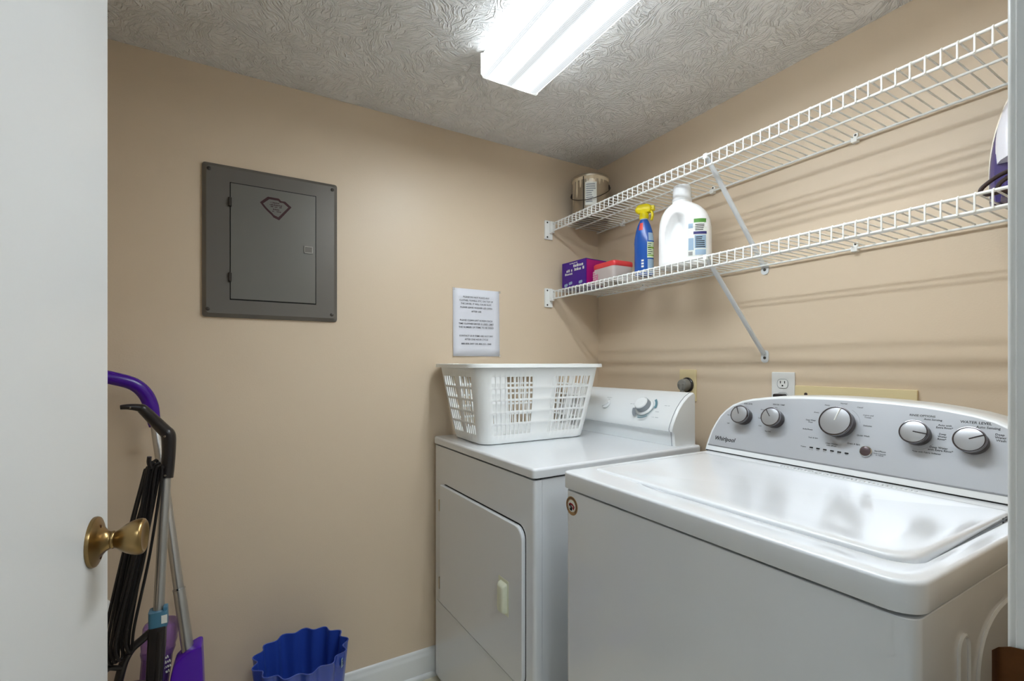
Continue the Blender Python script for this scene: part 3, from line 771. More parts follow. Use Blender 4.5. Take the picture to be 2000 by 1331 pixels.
part('lower_access_panel', G().box(-.0025, .001, .02, DW - .02, .03, .318), 'enamel_old', dr, bevel=.001)
# control console
cs = [(.600, .9505), (.595, .998), (.586, 1.002), (.584, 1.010), (.590, 1.026), (.604, 1.052), (.622, 1.078), (.644, 1.101), (.668, 1.119), (.690, 1.130), (.700, 1.132), (.705, 1.126), (.706, .9505)]
part('console', G().loops([[(x, y, z) for x, z in cs] for y in (.034, .038, DW - .034, DW - .03)]), 'console_white', dr, angle=40)
def cap_prof(s): return [(.652 + (x - .652) * s, 1.02 + (z - 1.02) * s) for x, z in cs]
ec = part('console_end_cap', G().loops([[(x + dx, y, z + dz) for x, z in cs] for y, dx, dz in ((.0335, .0, .0), (.028, .001, .0), (.024, .004, -.003))]), 'console_white', dr, angle=40)
part('console_joint', G().tube([(x - .0006, .0345, z + .0004) for x, z in cs[:-1]], .0011, 5), 'print_grey', dr)
part('console_shadow_gap', G().box(.603, .702, .034, DW - .034, .9495, .9515), 'dark_gap', dr)
# frame of the sloped face, for dial and print
fo = Vector((.616, 0, 1.069)); fu = Vector((.050, 0, .061)).normalized(); fn = Vector((-fu.z, 0, fu.x)); fr_ = Vector((0, -1, 0))
def dface(y, s, lift=.0): return fo + Vector((0, y, 0)) + fu * s + fn * (lift + .002)
kd = part('dial', G().lathe([(.036, .0), (.036, .004), (.032, .006), (.0285, .008), (.0265, .028), (.024, .032), (.022, .0325), (.0215, .0315), (.0, .0315)], dface(.170, .004), fn, 40, cap1=False), 'console_white', dr)
part('dial_grip', G().lathe([(.0292, .008), (.0275, .026), (.0265, .028)], dface(.170, .004), fn, 40, False, False), 'print_grey', kd)
def arcband(g, y, s, r0, r1, a0, a1, lift, n=18):
    c_ = dface(y, s, lift); vs = []; fs = []
    for i in range(n + 1):
        a = math.radians(a0 + (a1 - a0) * i / n); w = 1 if isinstance(r0, (int, float)) else 1
        for r in (r0, r1): vs.append(c_ + fr_ * (r * math.cos(a)) + fu * (r * math.sin(a)))
    for i in range(n): fs.append((2 * i, 2 * i + 1, 2 * i + 3, 2 * i + 2))
    g.add(vs, fs)
g = G(); arcband(g, .170, .004, .043, .052, 0, 50, .0016); arcband(g, .170, .004, .040, .0425, -110, 10, .0022); arcband(g, .170, .004, .046, .050, -100, -50, .0022)
part('dial_print', g, 'print_teal', dr)
g = G(); arcband(g, .170, .004, .04, .054, 190, 240, .0022); part('dial_print_pale', g, 'print_grey', dr)
sbn = part('start_switch', G().lathe([(.019, 0), (.019, .002), (.016, .003)], dface(.372, .0), fn, 28), 'console_white', dr)
part('switch_rocker', G().prism(rrect(-.016, .016, -.006, .006, .003, 3), dface(.372, .0, .003), (fr_ * .8 + fu * .6), (fu * .8 - fr_ * .6), .005), 'console_white', sbn, bevel=.001)
g = G()
for i, (y, s, w) in enumerate(((.372, .032, .03), (.235, .012, .02), (.075, .018, .02), (.105, -.012, .018), (.10, -.036, .03), (.37, .024, .012))): scribble(g, dface(y, s, .0026), fr_, fu, w, .0028, seed=40 + i)
part('console_print', g, 'print_grey', dr, smooth=False)

# ------------------------------------------------------------------ laundry basket on the dryer
BZ = .951
bk = thing('laundry_basket', 'white slotted plastic laundry basket standing on the dryer', 'laundry basket', (.9470, 1.5775, BZ), math.radians(.5), local=True)
BH = .283
def bsize(h):           # half sizes and corner radius at height fraction h
    t = h ** .85
    return .220 + .050 * t, .126 + .050 * t, .042 + .008 * t
def bcols():
    cols = []           # (side, fraction along side or corner angle, hole-to-next flag)
    def side(kind, n):
        pat = [0] * 1
        return pat
    return cols
def perim(h, inset=0.0):
    a, b, r = bsize(h); a -= inset; b -= inset
    pts = []
    ln, sn = LONG, SHORT
    for f in ln: pts.append((-(a - r) + 2 * (a - r) * f, -b))
    for k in range(1, 6): t = math.radians(-90 + 90 * k / 6); pts.append((a - r + r * math.cos(t), -(b - r) + r * math.sin(t)))
    for f in sn: pts.append((a, -(b - r) + 2 * (b - r) * f))
    for k in range(1, 6): t = math.radians(90 * k / 6); pts.append((a - r + r * math.cos(t), b - r + r * math.sin(t)))
    for f in ln: pts.append(((a - r) - 2 * (a - r) * f, b))
    for k in range(1, 6): t = math.radians(90 + 90 * k / 6); pts.append((-(a - r) + r * math.cos(t), b - r + r * math.sin(t)))
    for f in sn: pts.append((-a, (b - r) - 2 * (b - r) * f))
    for k in range(1, 6): t = math.radians(180 + 90 * k / 6); pts.append((-(a - r) + r * math.cos(t), -(b - r) + r * math.sin(t)))
    return pts
def fractions(panels, ncol, duty):
    fr = [0.0]; hole = []
    for (p0, p1) in panels:
        if p0 > fr[-1] + 1e-6: hole.append(False); fr.append(p0)
        w = (p1 - p0) / (ncol + (ncol - 1) * duty)
        for k in range(ncol):
            hole.append(True); fr.append(fr[-1] + w)
            if k < ncol - 1: hole.append(False); fr.append(fr[-1] + w * duty)
    if fr[-1] < 1 - 1e-6: hole.append(False); fr.append(1.0)
    return fr, hole
LONG, LH = fractions(((.0, .40), (.60, 1.0)), 9, .34)
SHORT, SH = fractions(((-.0 + .01, .42), (.58, .99)), 5, .34)
holes = LH + [False] * 6 + SH + [False] * 6 + LH + [False] * 6 + SH + [False] * 6
hz = [0.0, .0, .012, .035, .10]
rows = []
hh = [(.02, False), (.05, False), (.12, False)]
z0 = .12; rowh = .122; rb = .028
zs = [0.02, .05, .12]; rhole = [False, False]
for k in range(5):
    zs.append(zs[-1] + rowh); rhole.append(True)
    if k < 4: zs.append(zs[-1] + rb); rhole.append(False)
zs.append(.93); rhole.append(False); zs.append(1.0); rhole.append(False)
g = G(); npt = len(perim(0))
vs = []; fs = []
bot = [(0, .022), (.004, .008), (.0, .0)]
for z in zs:
    vs += [(x, y, z * BH) for x, y in perim(z)]
for j in range(len(zs) - 1):
    for k in range(npt):
        if rhole[j] and holes[k % len(holes)]: continue
        l = (k + 1) % npt
        fs.append((j * npt + k, j * npt + l, (j + 1) * npt + l, (j + 1) * npt + k))
o = len(vs)
vs += [(x, y, .001) for x, y in perim(0, .006)]
for k in range(npt): l = (k + 1) % npt; fs.append((o + k, o + l, l, k))
fs.append(tuple(o + k for k in range(npt)))
g.add(vs, fs)
wall_ = part('slotted_wall', g, 'basket_white', bk, angle=40)
sm = wall_.modifiers.new('thick', 'SOLIDIFY'); sm.thickness = .0026; sm.offset = 1
rp_ = [(-.003, 0), (.017, .0005), (.020, -.001), (.0208, -.0125), (.018, -.013), (.0175, -.004), (-.003, -.0035)]
def off_perim(d):
    a, b, r = bsize(1.0); return [p for p in rrect(-a - d, a + d, -b - d, b + d, max(.01, r + d), 8)]
rim = G(); vs = []; fs = []
offs = [off_perim(d) for d, _ in rp_]; m_ = len(offs[0]); q_ = len(rp_)
for k in range(m_):
    for i in range(q_): vs.append((offs[i][k][0], offs[i][k][1], BH + rp_[i][1]))
for k in range(m_):
    l = (k + 1) % m_
    for i in range(q_): j = (i + 1) % q_; fs.append((k * q_ + i, k * q_ + j, l * q_ + j, l * q_ + i))
rim.add(vs, fs)
part('rim', rim, 'basket_white', bk, angle=40)
for s_ in (-1, 1):
    x = s_ * (.270 + .008)
    part('handle', G().tube(spline([(x, -.06, BH - .006), (x, -.045, BH - .003), (x, 0, BH - .0025), (x, .045, BH - .003), (x, .06, BH - .006)], 5), .004, 10, flat=2.2, up=(0, 0, 1)), 'basket_white', bk)

# ------------------------------------------------------------------ washer
wa = thing('washing_machine', 'white top-loading washing machine with silver control console', 'washer', (.98, .594, 0))
WX0, WX1, WY0, WY1 = .696, 1.372, .243, .942
part('cabinet', G().loops([[(p[0], p[1], z) for p in rrect(WX0 + i, WX1, WY0 + i, WY1 - i, .022, 6)] for i, z in ((.003, .02), (0, .024), (0, .9245), (.001, .9255))]), 'enamel', wa, angle=35, wn=True)
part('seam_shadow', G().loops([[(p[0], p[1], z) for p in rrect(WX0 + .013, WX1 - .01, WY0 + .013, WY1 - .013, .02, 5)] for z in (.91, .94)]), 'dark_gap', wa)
for x in (WX0 + .06, WX1 - .06):
    for y in (WY0 + .06, WY1 - .06): part('foot', G().lathe([(.022, 0), (.022, .012), (.012, .021)], (x, y, 0), n=16), 'rubber_foot', wa)
# deck: flat, stepping down to the lid along the front right of the notch and along the right
LX0, LX1, LY0_, LY1_ = .768, 1.186, .276, .917
ZK = .970
def subdiv(ring, n=20):
    out_ = []
    for k in range(len(ring)):
        a = Vector(ring[k]); b = Vector(ring[(k + 1) % len(ring)]); m2 = n if (b - a).length > .1 else 1
        out_ += [tuple(a.lerp(b, t / m2)) for t in range(m2)]
    return out_
def deck_ring(i, z): return subdiv([(p[0], p[1], z) for p in rrect(WX0 - .003 + i, 1.262, WY0 - .003 + i, WY1 + .003 - i, [.004, max(.016 - i, .004), max(.036 - i, .004), .004], 8)])
def notch(x, y):
    f = 1 - sst(.705, .755, y); rear = 1 - sst(1.13, 1.18, x); return f * rear
def lid_off(d, z):
    r_ = subdiv([(p[0], p[1], z) for p in rrect(LX0 - d, LX1 + d, LY0_ - d, LY1_ + d, [.010 + d * .5, .014 + d * .5, .034 + d * .5, .014 + d * .5], 8)])
    return r_
g = G(); rings = [deck_ring(.0005, .9305), deck_ring(0, .9315)]
for k in range(6):
    a = PI / 2 * k / 5; rings.append(deck_ring(.0055 * (1 - math.cos(a)), ZK - .0055 + .0055 * math.sin(a)))
rings.append(deck_ring(.0065, ZK)); rings.append(deck_ring(.012, ZK))
rings.append([(x, y, ZK) for x, y, z in lid_off(.0125, ZK)])
rings.append([(x, y, ZK - .0008 * notch(x, y)) for x, y, z in lid_off(.0105, ZK)])
for d_, q in ((.008, .35), (.0055, .75), (.0035, .95), (.0005, 1.0)):
    rings.append([(x, y, ZK - .012 * q * notch(x, y)) for x, y, z in lid_off(d_, ZK)])
g.loops(rings, cap0=True, cap1=True)
part('top_deck', g, 'enamel', wa, angle=45)
def dish(x, y): return -.012 * notch(x, y)
# lid
lr = [.010, .010, .030, .034]   # rear-left, front-left... order follows rrect corners
def lid_ring(i, z, crown=0.0):
    return [(p[0], p[1], z) for p in rrect(LX0 + i, LX1 - i, LY0_ + i, LY1_ - i, [max(.010 - i, .002), max(.014 - i, .002), max(.034 - i, .002), max(.014 - i, .002)], 8)]
lg = [lid_ring(.001, .955), lid_ring(0, .9565), lid_ring(0, .9665), lid_ring(.0005, .9695), lid_ring(.0018, .9718), lid_ring(.0042, .9731), lid_ring(.008, .9735)]
def lid_in(t, z):
    r = lid_ring(.010, z); cx, cy = (LX0 + LX1) / 2, (LY0_ + LY1_) / 2
    return [(cx + (p[0] - cx) * t, cy + (p[1] - cy) * t, z) for p in r]
lg += [lid_in(.97, .9737), lid_in(.9, .9732), lid_in(.78, .9716), lid_in(.6, .9703), lid_in(.35, .9695), lid_in(.1, .9692)]
ld = part('lid', G().loops(lg), 'enamel', wa, angle=50)
part('lid_seam', G().tube([(p[0], p[1], ZK - .0022 + dish(p[0], p[1])) for p in rrect(LX0 - .0012, LX1 + .0012, LY0_ - .0012, LY1_ + .0012, [.010, .015, .035, .015], 8)], .0013, 6, closed=True), 'seam_grey', wa)
g = G()
for i in range(34): g.box(1.206, 1.214, .42 + i * .0085, .4235 + i * .0085, ZK - .001, ZK + .0022)
part('vent_ribs', g, 'enamel', wa)
g = G()
for x in (1.135, 1.152, 1.168): g.box(x, x + .004, LY0_ - .0008, LY0_ + .002, .960, .968)
part('hinge_slots', g, 'dark_gap', ld)
# console
CO = Vector((1.245, 0, .985)); CU = Vector((.065, 0, .17)).normalized(); CR = Vector((0, -1, 0)); CN = CR.cross(CU)
CY = .597
def con(y, s, lift=0.0): return CO + Vector((0, y, 0)) + CU * s + CN * lift
half = [(.352, .000), (.3505, .020), (.347, .046), (.340, .070), (.330, .094), (.316, .114), (.298, .131), (.272, .1445), (.240, .1535), (.200, .1605), (.160, .1655), (.10, .1695), (.05, .1713), (0, .172)]
arch = half + [(-a, b) for a, b in reversed(half[:-1])]
def arch_off(d, s0):     # outline grown by d, base line at s0
    o_ = [(.352 + d, s0)]
    c_ = (0, .02)
    for a, b in arch:
        v = Vector((a - 0, b - .02)); L_ = v.length
        # approximate outward normal
        nx_ = a / .352 ** 2; ny_ = (b - .0) / .172 ** 2; nl = math.hypot(nx_, ny_)
        o_.append((a + d * nx_ / nl, b + d * ny_ / nl))
    o_.append((-.352 - d, s0)); return o_
def con_loop(d, s0, back, lift=0): return [con(CY + a, b, lift) + Vector((back, 0, 0)) for a, b in arch_off(d, s0)]
hs = part('console_housing', G().loops([con_loop(-.001, -.0155, 0, .001), con_loop(.003, -.0155, .0, -.0005), con_loop(.005, -.0155, .004, -.002), con_loop(.005, -.0155, .085), con_loop(-.01, -.0155, .112)]), 'console_white', wa, angle=40)
part('base_gap', G().box(1.2385, 1.2425, CY - .352, CY + .352, .9695, .9728), 'dark_gap', wa)
# silver face as a fine grid so the top rolls back slightly
fl = [con(CY + a, b, .0014) for a, b in arch_off(-.0035, .004)]
face = part('control_face', G().loops([[p - CN * .003 for p in fl], fl]), 'silver_face', wa, angle=30, label='brushed silver control face')
def washer_knob(y, s, r, ang):
    o = con(y, s, .0012)
    k = part('control_knob', G().lathe([(r * .90, 0), (r * .95, .006), (r * .985, .0225)], o, CN, 40), 'knob_dark', wa)
    part('knob_ring', G().lathe([(r * .98, .0215), (r, .0235), (r * .995, .0265), (r * .97, .0283), (r * .935, .0285), (r * .91, .0277)], o, CN, 48, True, False), 'ring_steel', k)
    part('knob_cap', G().lathe([(r * .92, .0277), (r * .75, .0288), (r * .4, .0298), (r * .05, .0302)], o, CN, 44, True, True), 'knob_silver', k)
    part('knob_groove', G().tube([o + CN * .0284 + (CR * math.cos(2 * PI * q / 40) + CU * math.sin(2 * PI * q / 40)) * (r * .905) for q in range(40)], .0007, 6, closed=True), 'knob_dark', k)
    a = math.radians(ang); dv = CR * math.sin(a) + CU * math.cos(a); pv = dv.cross(CN)
    p0 = o + CN * .0302 + dv * (r * .02); p1 = o + CN * .0288 + dv * (r * .90)
    part('pointer', G().tube([p0, p0.lerp(p1, .5) + CN * .0006, p1], .0012 if r < .03 else .0016, 8), 'knob_dark' if r < .03 else 'label_white', k)
for y, s, r, a in ((.849, .0998, .0270, -28), (.757, .1015, .0270, -38), (.597, .1073, .0375, 14), (.442, .1002, .0262, 96), (.352, .096, .0262, 62)): washer_knob(y, s, r, a)
bt = part('start_button', G().lathe([(.0125, 0), (.0128, .003), (.0115, .0042)], con(.5326, .0478, .0014), CN, 32), 'chrome', wa)
part('button_cap', G().lathe([(.0108, .0035), (.010, .0052), (.006, .0062), (.001, .0065)], con(.5326, .0478, .0014), CN, 28), 'button_brown', bt)
for i in range(6):
    y = .6519 + (.5712 - .6519) * i / 5; s = .0385 - .0003 * i
    part('indicator_light', G().prism(rrect(-.0042, .0042, -.0017, .0017, .001, 2), con(y, s, .0013), CR, CU, .0008), 'dark_gap', wa)
g = G()
def ct(body, y, s, cap, **k): text(g, body, con(y, s, .0014), CR, CU, cap, **k)
ct('Whirlpool', .8955, .0262, .0120, width=.067, slant=.12, bold=.022)
part('name_lettering', g, 'print_dark', wa, smooth=False)
g = G()
for body, y, s, cap in (('SOIL LEVEL', .846, .1405, .0038), ('WATER TEMP', .757, .1445, .0038), ('Heavy', .884, .1270, .003), ('Normal', .8975, .101, .003), ('Light', .895, .076, .003),
    ('Hot', .762, .1355, .003), ('Warm', .800, .1265, .003), ('Cool', .803, .1015, .003), ('Cold', .797, .079, .003), ('Tap Cold', .772, .066, .003),
    ('Normal', .597, .1605, .0033), ('Heavy', .634, .1535, .0033), ('Casual', .561, .1535, .0033), ('Sheets', .656, .132, .0033), ('Deep Water', .666, .110, .0033), ('Wash', .666, .1045, .0033), ('Bulky/Sheets', .669, .085, .0033), ('Soak & Spin', .652, .0645, .0033),
    ('Clean Washer', .607, .0555, .0033), ('with affresh', .607, .0503, .0033), ('Drain & Spin', .560, .0620, .0036), ('Quick Wash', .544, .0845, .0036), ('Delicates', .5385, .1095, .0033), ('Colors and', .541, .135, .0033), ('Towels', .541, .1298, .0033),
    ('Progress', .671, .0388, .0026), ('Start/Pause', .5055, .0525, .0034), ('Hold 3 Seconds', .5055, .0468, .0026), ('to Cancel', .5055, .0432, .0026),
    ('RINSE OPTIONS', .440, .1445, .0044), ('Auto Sensing', .421, .1375, .0040), ('Auto with', .4000, .1270, .0038), ('Extra Rinse*', .4000, .1215, .0038), ('Deep', .4015, .1075, .0038), ('Water', .4015, .1020, .0038), ('Rinse*', .4015, .0965, .0038),
    ('Deep Water', .4045, .0775, .0040), ('with Extra Rinse*', .4015, .0720, .0040), ('*Use with Fabric Softener', .4235, .0640, .0032),
    ('WATER LEVEL', .3530, .1385, .0052), ('Auto Sensing', .3340, .1300, .0046), ('Deep', .3160, .1180, .0042), ('Water', .3145, .1120, .0042), ('Wash', .3135, .1060, .0042)):
    ct(body, y, s, cap, bold=.014)
for i, tx in enumerate(('Sensing', 'Wash', 'Rinse', 'Spin', 'Done', 'Lid')): ct(tx, .6519 + (.5712 - .6519) * i / 5, .0338, .0022)
part('printed_lettering', g, 'print_dark', wa, smooth=False)
def tick_arc(y, s, r0, r1, a0, a1, n=14):
    vs = []; fs = []
    for i in range(n + 1):
        a = math.radians(a0 + (a1 - a0) * i / n); dv = CR * math.sin(a) + CU * math.cos(a)
        for r in (r0, r1): vs.append(con(y, s, .0016) + dv * r)
    for i in range(n): fs.append((2 * i, 2 * i + 1, 2 * i + 3, 2 * i + 2))
    return vs, fs
g = G(); g.add(*tick_arc(.597, .1073, .0425, .0431, 28, 80)); g.add(*tick_arc(.597, .1073, .0425, .0431, -80, -58)); g.add(*tick_arc(.442, .1002, .0315, .032, 120, 190)); g.add(*tick_arc(.849, .0998, .0305, .031, -35, 10)); g.add(*tick_arc(.757, .1015, .0305, .031, -45, 10))
part('dial_marks', g, 'print_grey', wa, smooth=False)
# round sticker on the cabinet front
bo = Vector((WX0, .911, .8905))
sk = part('round_sticker', G().lathe([(.0225, 0), (.0225, .0005)], bo, (-1, 0, 0), 36), 'gold', wa, label='round gold sticker with eagle emblem')
def bpoly(pts, m_, lift, nm):
    g = G(); poly(g, pts, bo, (0, -1, 0), (0, 0, 1), lift); return part(nm, g, m_, sk, smooth=False)
g = G(); disc(g, bo, (0, -1, 0), (0, 0, 1), .0145, .0007); part('emblem_field', g, 'label_white', sk, smooth=False)
bpoly([(-.012, .002), (-.006, .007), (.004, .006), (.012, .000), (.010, -.004), (.003, .001), (-.003, .002), (-.009, -.002)], 'flag_red', .0010, 'emblem_stripe')
bpoly([(.001, -.001), (.011, -.003), (.008, -.009), (.004, -.006)], 'flag_red', .0010, 'emblem_stripe')
bpoly([(-.011, -.002), (-.007, .003), (-.001, .001), (.003, -.006), (.001, -.012), (-.005, -.011), (-.010, -.007)], 'dark_gap', .0012, 'eagle_head')
bpoly([(-.008, -.001), (-.005, .000), (-.004, -.005), (-.006, -.008), (-.009, -.005)], 'label_white', .0014, 'eagle_face')
g = G()
for i in range(26):
    a = 2 * PI * i / 26
    if 3.9 < a < 5.5: continue
    ce = bo + Vector((0, -1, 0)) * (.0186 * math.cos(a)) + Vector((0, 0, 1)) * (.0186 * math.sin(a))
    td = Vector((0, -1, 0)) * -math.sin(a) + Vector((0, 0, 1)) * math.cos(a); rd = Vector((0, -1, 0)) * math.cos(a) + Vector((0, 0, 1)) * math.sin(a)
    poly(g, [(-.0012, -.0018), (.0012, -.0018), (.0012, .0018), (-.0012, .0018)], ce, rd, td, .0009)
part('sticker_print', g, 'knob_dark', sk, smooth=False)
# stamped relief on the right side of the cabinet
g = G()
def pill(x0, x1, zt, zb): return [(x0, WY0, zb)] + [((x0 + x1) / 2 - (x1 - x0) / 2 * math.cos(PI * k / 8), WY0, zt - (x1 - x0) / 2 + (x1 - x0) / 2 * math.sin(PI * k / 8)) for k in range(9)] + [(x1, WY0, zb)]
part('side_rib', G().tube(pill(.826, .862, .868, .2), .0035, 8), 'enamel', wa)
part('side_stamping', G().tube(spline([(.892, WY0, .2), (.892, WY0, .7), (.894, WY0, .79), (.91, WY0, .835), (.95, WY0, .862), (1.02, WY0, .872), (1.2, WY0, .872)], 6), .004, 8), 'enamel', wa)

# ------------------------------------------------------------------ wastebasket
wc = Vector((.170, 1.612, 0))
wbk = thing('wastebasket', 'blue plastic wastebasket with scalloped wavy sides on the floor', 'wastebasket', wc)
g = G(); NL, M = 13, 156; rings = []
prof_w = [(.088, .004, 0), (.097, .004, .004), (.100, .006, .02), (.120, .0075, .24), (.128, .0085, .330)]
def scal(r, amp, z): return [(wc.x + (r + amp * math.cos(NL * 2 * PI * k / M + .6)) * 1.03 * math.cos(2 * PI * k / M), wc.y + (r + amp * math.cos(NL * 2 * PI * k / M + .6)) * .985 * math.sin(2 * PI * k / M), z) for k in range(M)]
outer = [scal(*q) for q in prof_w]
inner_ = [scal(r - .0022, a_, z) for r, a_, z in ((.128, .0085, .330), (.120, .0075, .24), (.101, .006, .02), (.095, .004, .006))]
g.loops(outer + inner_, True, True)
wbo = part('bin', g, 'can_blue', wbk, angle=60)
part('rim_bead', G().tube(scal(.1275, .0085, .3303), .0017, 6, closed=True), 'can_blue', wbk)
g = G()
a0_ = math.radians(-33)
for k in range(1):
    c_ = wc + Vector((math.cos(a0_) * .1325, math.sin(a0_) * .131, .302)); t_ = Vector((-math.sin(a0_), math.cos(a0_), 0))
    g.prism([(-.013, -.014), (.013, -.014), (.013, .014), (-.013, .014)], c_, t_, (0, 0, 1), .0006)
pt = part('price_tag', g, 'label_bluegrey', wbo)
g = G(); n_ = t_.cross(Vector((0, 0, 1)))
for i in range(3): scribble(g, c_ + n_ * .001 + Vector((0, 0, .007 - i * .007)), t_, (0, 0, 1), .02, .005, seed=60 + i)
part('tag_print', g, 'print_dark', pt, smooth=False)

# ------------------------------------------------------------------ floor mop with purple handle
mp = thing('spray_mop', 'purple-handled spray mop with silver pole leaning in the corner', 'mop', (-.12, 1.56, 0))
top = Vector((-.2142, 1.715, 1.056)); bot_ = Vector((-.1236, 1.57, .4568))
part('grip', G().tube(spline([(-.40, 1.665, 1.205), (-.345, 1.69, 1.203), (-.300, 1.70, 1.192), (-.262, 1.71, 1.176), (-.238, 1.715, 1.150), (-.224, 1.717, 1.115), (-.2165, 1.716, 1.07), (-.214, 1.715, 1.05)], 7), [.0185] * 28 + [.0185 - .0004 * max(0, i - 8) for i in range(22)], 16), 'purple_deep', mp)
jt = bot_.lerp(top, .245)
part('upper_pole', G().tube([top + Vector((0, 0, .02)), jt], .0125, 18), 'steel_tube', mp)
part('lower_pole', G().tube([jt, bot_ + (bot_ - top) * .25], .0145, 18), 'steel_tube', mp)
part('pole_joint', G().tube([jt.lerp(top, .006), jt.lerp(bot_, .01)], .0153, 18), 'chrome', mp)
# purple housing around the pole foot
hx = [[(-.163, .365), (-.158, .400), (-.150, .430), (-.125, .452), (-.098, .463), (-.0885, .462), (-.086, .40), (-.084, .30), (-.083, .12), (-.165, .12)]]
hl_ = [(x + .0, z) for x, z in hx[0]]
part('motor_housing', G().loops([[(x, y, z) for x, z in hl_] for y in (1.535, 1.597)]), 'purple', mp, bevel=.006, seg=2, bang=20)
part('pivot', G().tube([(-.12, 1.56, .13), (-.115, 1.555, .04)], .016, 12), 'purple', mp)
part('mop_head', G().loops([[(p[0] - .12, p[1] + 1.56, z) for p in rrect(-.13, .13, -.06, .06, .02, 4)] for z in (.012, .03, .036)]), 'purple', mp)
part('mop_pad', G().loops([[(p[0] - .12, p[1] + 1.56, z) for p in rrect(-.135, .135, -.064, .064, .02, 4)] for z in (0, .012)]), 'label_white', mp)
# bottle with ribbed shoulders, tilted
def bottle_ring(cx_, z, a, b, n=28): return [(cx_ + a * math.cos(2 * PI * k / n), 1.612 + b * math.sin(2 * PI * k / n), z) for k in range(n)]
tilt = lambda z: -.196 + .10 * (z - .42)
bl = part('refill_bottle', G().loops([bottle_ring(tilt(z), z, a, b) for z, a, b in ((.520, .030, .03), (.519, .038, .034), (.512, .041, .036), (.498, .0405, .036), (.492, .043, .038), (.476, .0405, .0365), (.470, .042, .0375), (.452, .0385, .035), (.446, .040, .036), (.428, .0355, .033), (.36, .034, .032), (.24, .034, .032))]), 'purple_clear', mp, angle=60, label='translucent purple refill bottle')
part('cleaning_liquid', G().loops([bottle_ring(tilt(z), z, a, a * .93) for z, a in ((.435, .033), (.42, .033), (.36, .0325), (.242, .0325))]), 'purple_liquid', bl)
g = G()
for i in range(4): scribble(g, (tilt(.43) + .010, 1.5735, .435 - i * .013), (1, 0, .25), (-.25, 0, 1), .045, .008, seed=80 + i)
part('bottle_print', g, 'label_white', bl, smooth=False)

# ------------------------------------------------------------------ stick vacuum
sv = thing('stick_vacuum', 'black stick vacuum with silver tube and wrapped cord behind the door', 'vacuum', (-.18, 1.42, 0))
hp = [(-.256, 1.500, 1.126), (-.240, 1.502, 1.1265), (-.219, 1.508, 1.1225), (-.210, 1.511, 1.115), (-.172, 1.526, 1.062), (-.163, 1.527, 1.050), (-.1605, 1.527, 1.036), (-.1605, 1.525, 1.00), (-.163, 1.522, .96), (-.165, 1.519, .936)]
rr_ = [.0065, .0085, .0115, .0145, .0180, .0190, .0190, .0180, .0180, .0180]
sp_ = spline(hp, 5); rad = []
for i in range(len(sp_)):
    t = i / 5; k = min(int(t), len(rr_) - 2); rad.append(rr_[k] + (rr_[k + 1] - rr_[k]) * (t - k))
hd = part('handle', G().tube(sp_, rad, 14, flat=.85, up=(0, 1, 0)), 'black_plastic', sv)
for p in ((-.167, 1.505, 1.046), (-.166, 1.5025, .945), (-.236, 1.4955, 1.125)): part('handle_screw', G().lathe([(.0028, 0), (.002, .0015)], p, (-.1, -1, 0), 10), 'tin', hd)
part('tube', G().tube([(-.166, 1.519, .945), (-.1745, 1.46, .615)], .0115, 18), 'steel_tube', sv)
part('collar', G().loops([[(-.1745 + p[0], 1.458 + p[1], z) for p in rrect(-.019, .0195, -.019, .019, .008, 4)] for z in (.582, .615, .621)]), 'collar_blue', sv)
part('collar_tab', G().box(-.164, -.1548, 1.444, 1.466, .615, .629), 'collar_blue', sv, bevel=.002)
part('label', G().box(-.1665, -.1548, 1.4385, 1.440, .592, .612), 'label_white', sv)
bd = part('body', G().loops([[(cx_ + p[0], cy_ + p[1], z) for p in rrect(-w, w, -.02, .02, .008, 4)] for cx_, cy_, w, z in ((-.1755, 1.456, .0175, .584), (-.177, 1.45, .018, .53), (-.180, 1.44, .017, .44), (-.185, 1.43, .020, .36), (-.19, 1.42, .03, .26), (-.19, 1.41, .045, .16), (-.19, 1.40, .05, .09))]), 'black_plastic', sv)
part('body_ridge', G().loops([[(cx_ + .007 + p[0], cy_ - .019 + p[1], z) for p in rrect(-.006, .006, -.004, .004, .003, 3)] for cx_, cy_, z in ((-.1755, 1.456, .575), (-.180, 1.44, .44), (-.185, 1.43, .36))]), 'black_plastic', bd)
for x, y, z in ((-.166, 1.4335, .555), (-.178, 1.425, .45)): part('body_screw', G().lathe([(.0025, 0), (.0018, .0015)], (x, y, z), (0, -1, 0), 10), 'tin', bd)
part('carry_handle', G().tube(spline([(-.185, 1.452, .575), (-.205, 1.448, .560), (-.225, 1.444, .545), (-.238, 1.44, .522), (-.246, 1.437, .49), (-.253, 1.433, .45), (-.258, 1.43, .40), (-.25, 1.425, .32), (-.215, 1.42, .25)], 6), .0095, 12), 'black_plastic', sv)
part('dust_cup', G().lathe([(.010, .072), (.03, .070), (.045, .06), (.048, .045), (.048, -.07), (.04, -.09)], (-.222, 1.408, .40), n=28, ), 'button_brown', sv)
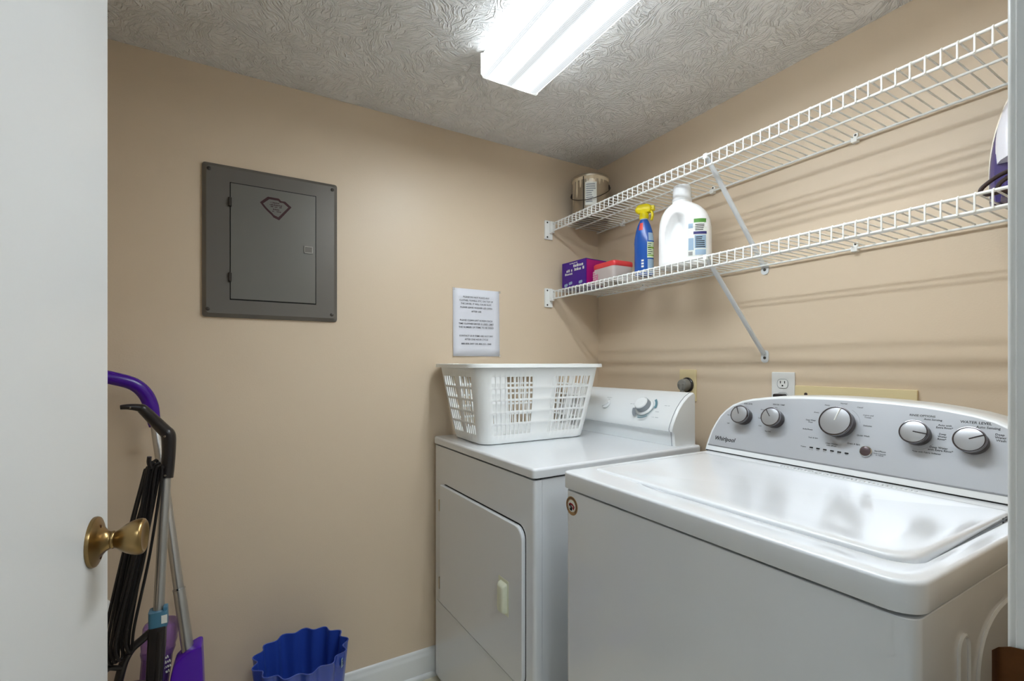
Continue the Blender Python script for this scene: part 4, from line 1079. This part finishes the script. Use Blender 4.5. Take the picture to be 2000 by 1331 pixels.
part('floor_head', G().loops([[(-.19 + p[0], 1.38 + p[1], z) for p in rrect(-.12 * s_, .12 * s_, -.05 * s_, .06 * s_, .02, 4)] for s_, z in ((.97, 0), (1, .006), (1, .05), (.9, .075), (.5, .10))]), 'black_plastic', sv)
# cord hooks and the wrapped cord
hk1 = part('upper_cord_hook', G().tube(spline([(-.168, 1.512, .965), (-.182, 1.498, .968), (-.193, 1.490, .972), (-.197, 1.486, .985), (-.196, 1.484, 1.0)], 4), .005, 8), 'black_plastic', sv)
hk2 = part('lower_cord_hook', G().tube(spline([(-.240, 1.436, .51), (-.25, 1.43, .515), (-.262, 1.424, .522), (-.272, 1.42, .515), (-.28, 1.415, .49)], 4), .006, 8), 'black_plastic', sv)
rn = random.Random(9)
for i in range(6):
    tx = -.206 + i * .0052; ty = 1.494 - .004 * (i % 3); bx_ = -.270 + (i * .0085); by_ = 1.424 - .004 * (i % 4)
    tz = .985 - .006 * abs(i - 3); bz_ = .535 + .004 * i + (.0 if i < 6 else .02)
    bow = -.010 if i < 2 else .004 * rn.uniform(-1, 1)
    loop = [(tx, ty, tz), (tx - .006, ty - .004, tz - .03), ((tx + bx_) / 2 + bow, (ty + by_) / 2, (tz + bz_) / 2), (bx_ - .003, by_, bz_ + .05), (bx_, by_ - .004, bz_), (bx_ + .006, by_ + .008, bz_ - .004), (bx_ + .01, by_ + .01, bz_ + .05), ((tx + bx_) / 2 + bow + .009, (ty + by_) / 2 + .012, (tz + bz_) / 2), (tx + .008, ty + .01, tz - .02)]
    pts = spline(loop + [loop[0]], 6)[:-1]
    part('cord_loop', G().tube(pts, .0033, 7, closed=True), 'cord_black', sv)

# ------------------------------------------------------------------ white fitting low on the back wall, just past the door edge
pf = thing('door_bumper', 'small white rounded wall bumper low on the wall beside the door edge', 'bumper', (-.345, YA, .50))
part('base', G().lathe([(.022, 0), (.022, .004), (.018, .008)], (-.346, YA, .528), (0, -1, 0), 24), 'plastic_white', pf)
part('dome', G().lathe([(.0185, .007), (.017, .014), (.012, .020), (.004, .023)], (-.346, YA, .528), (0, -1, 0), 24), 'plastic_white', pf)
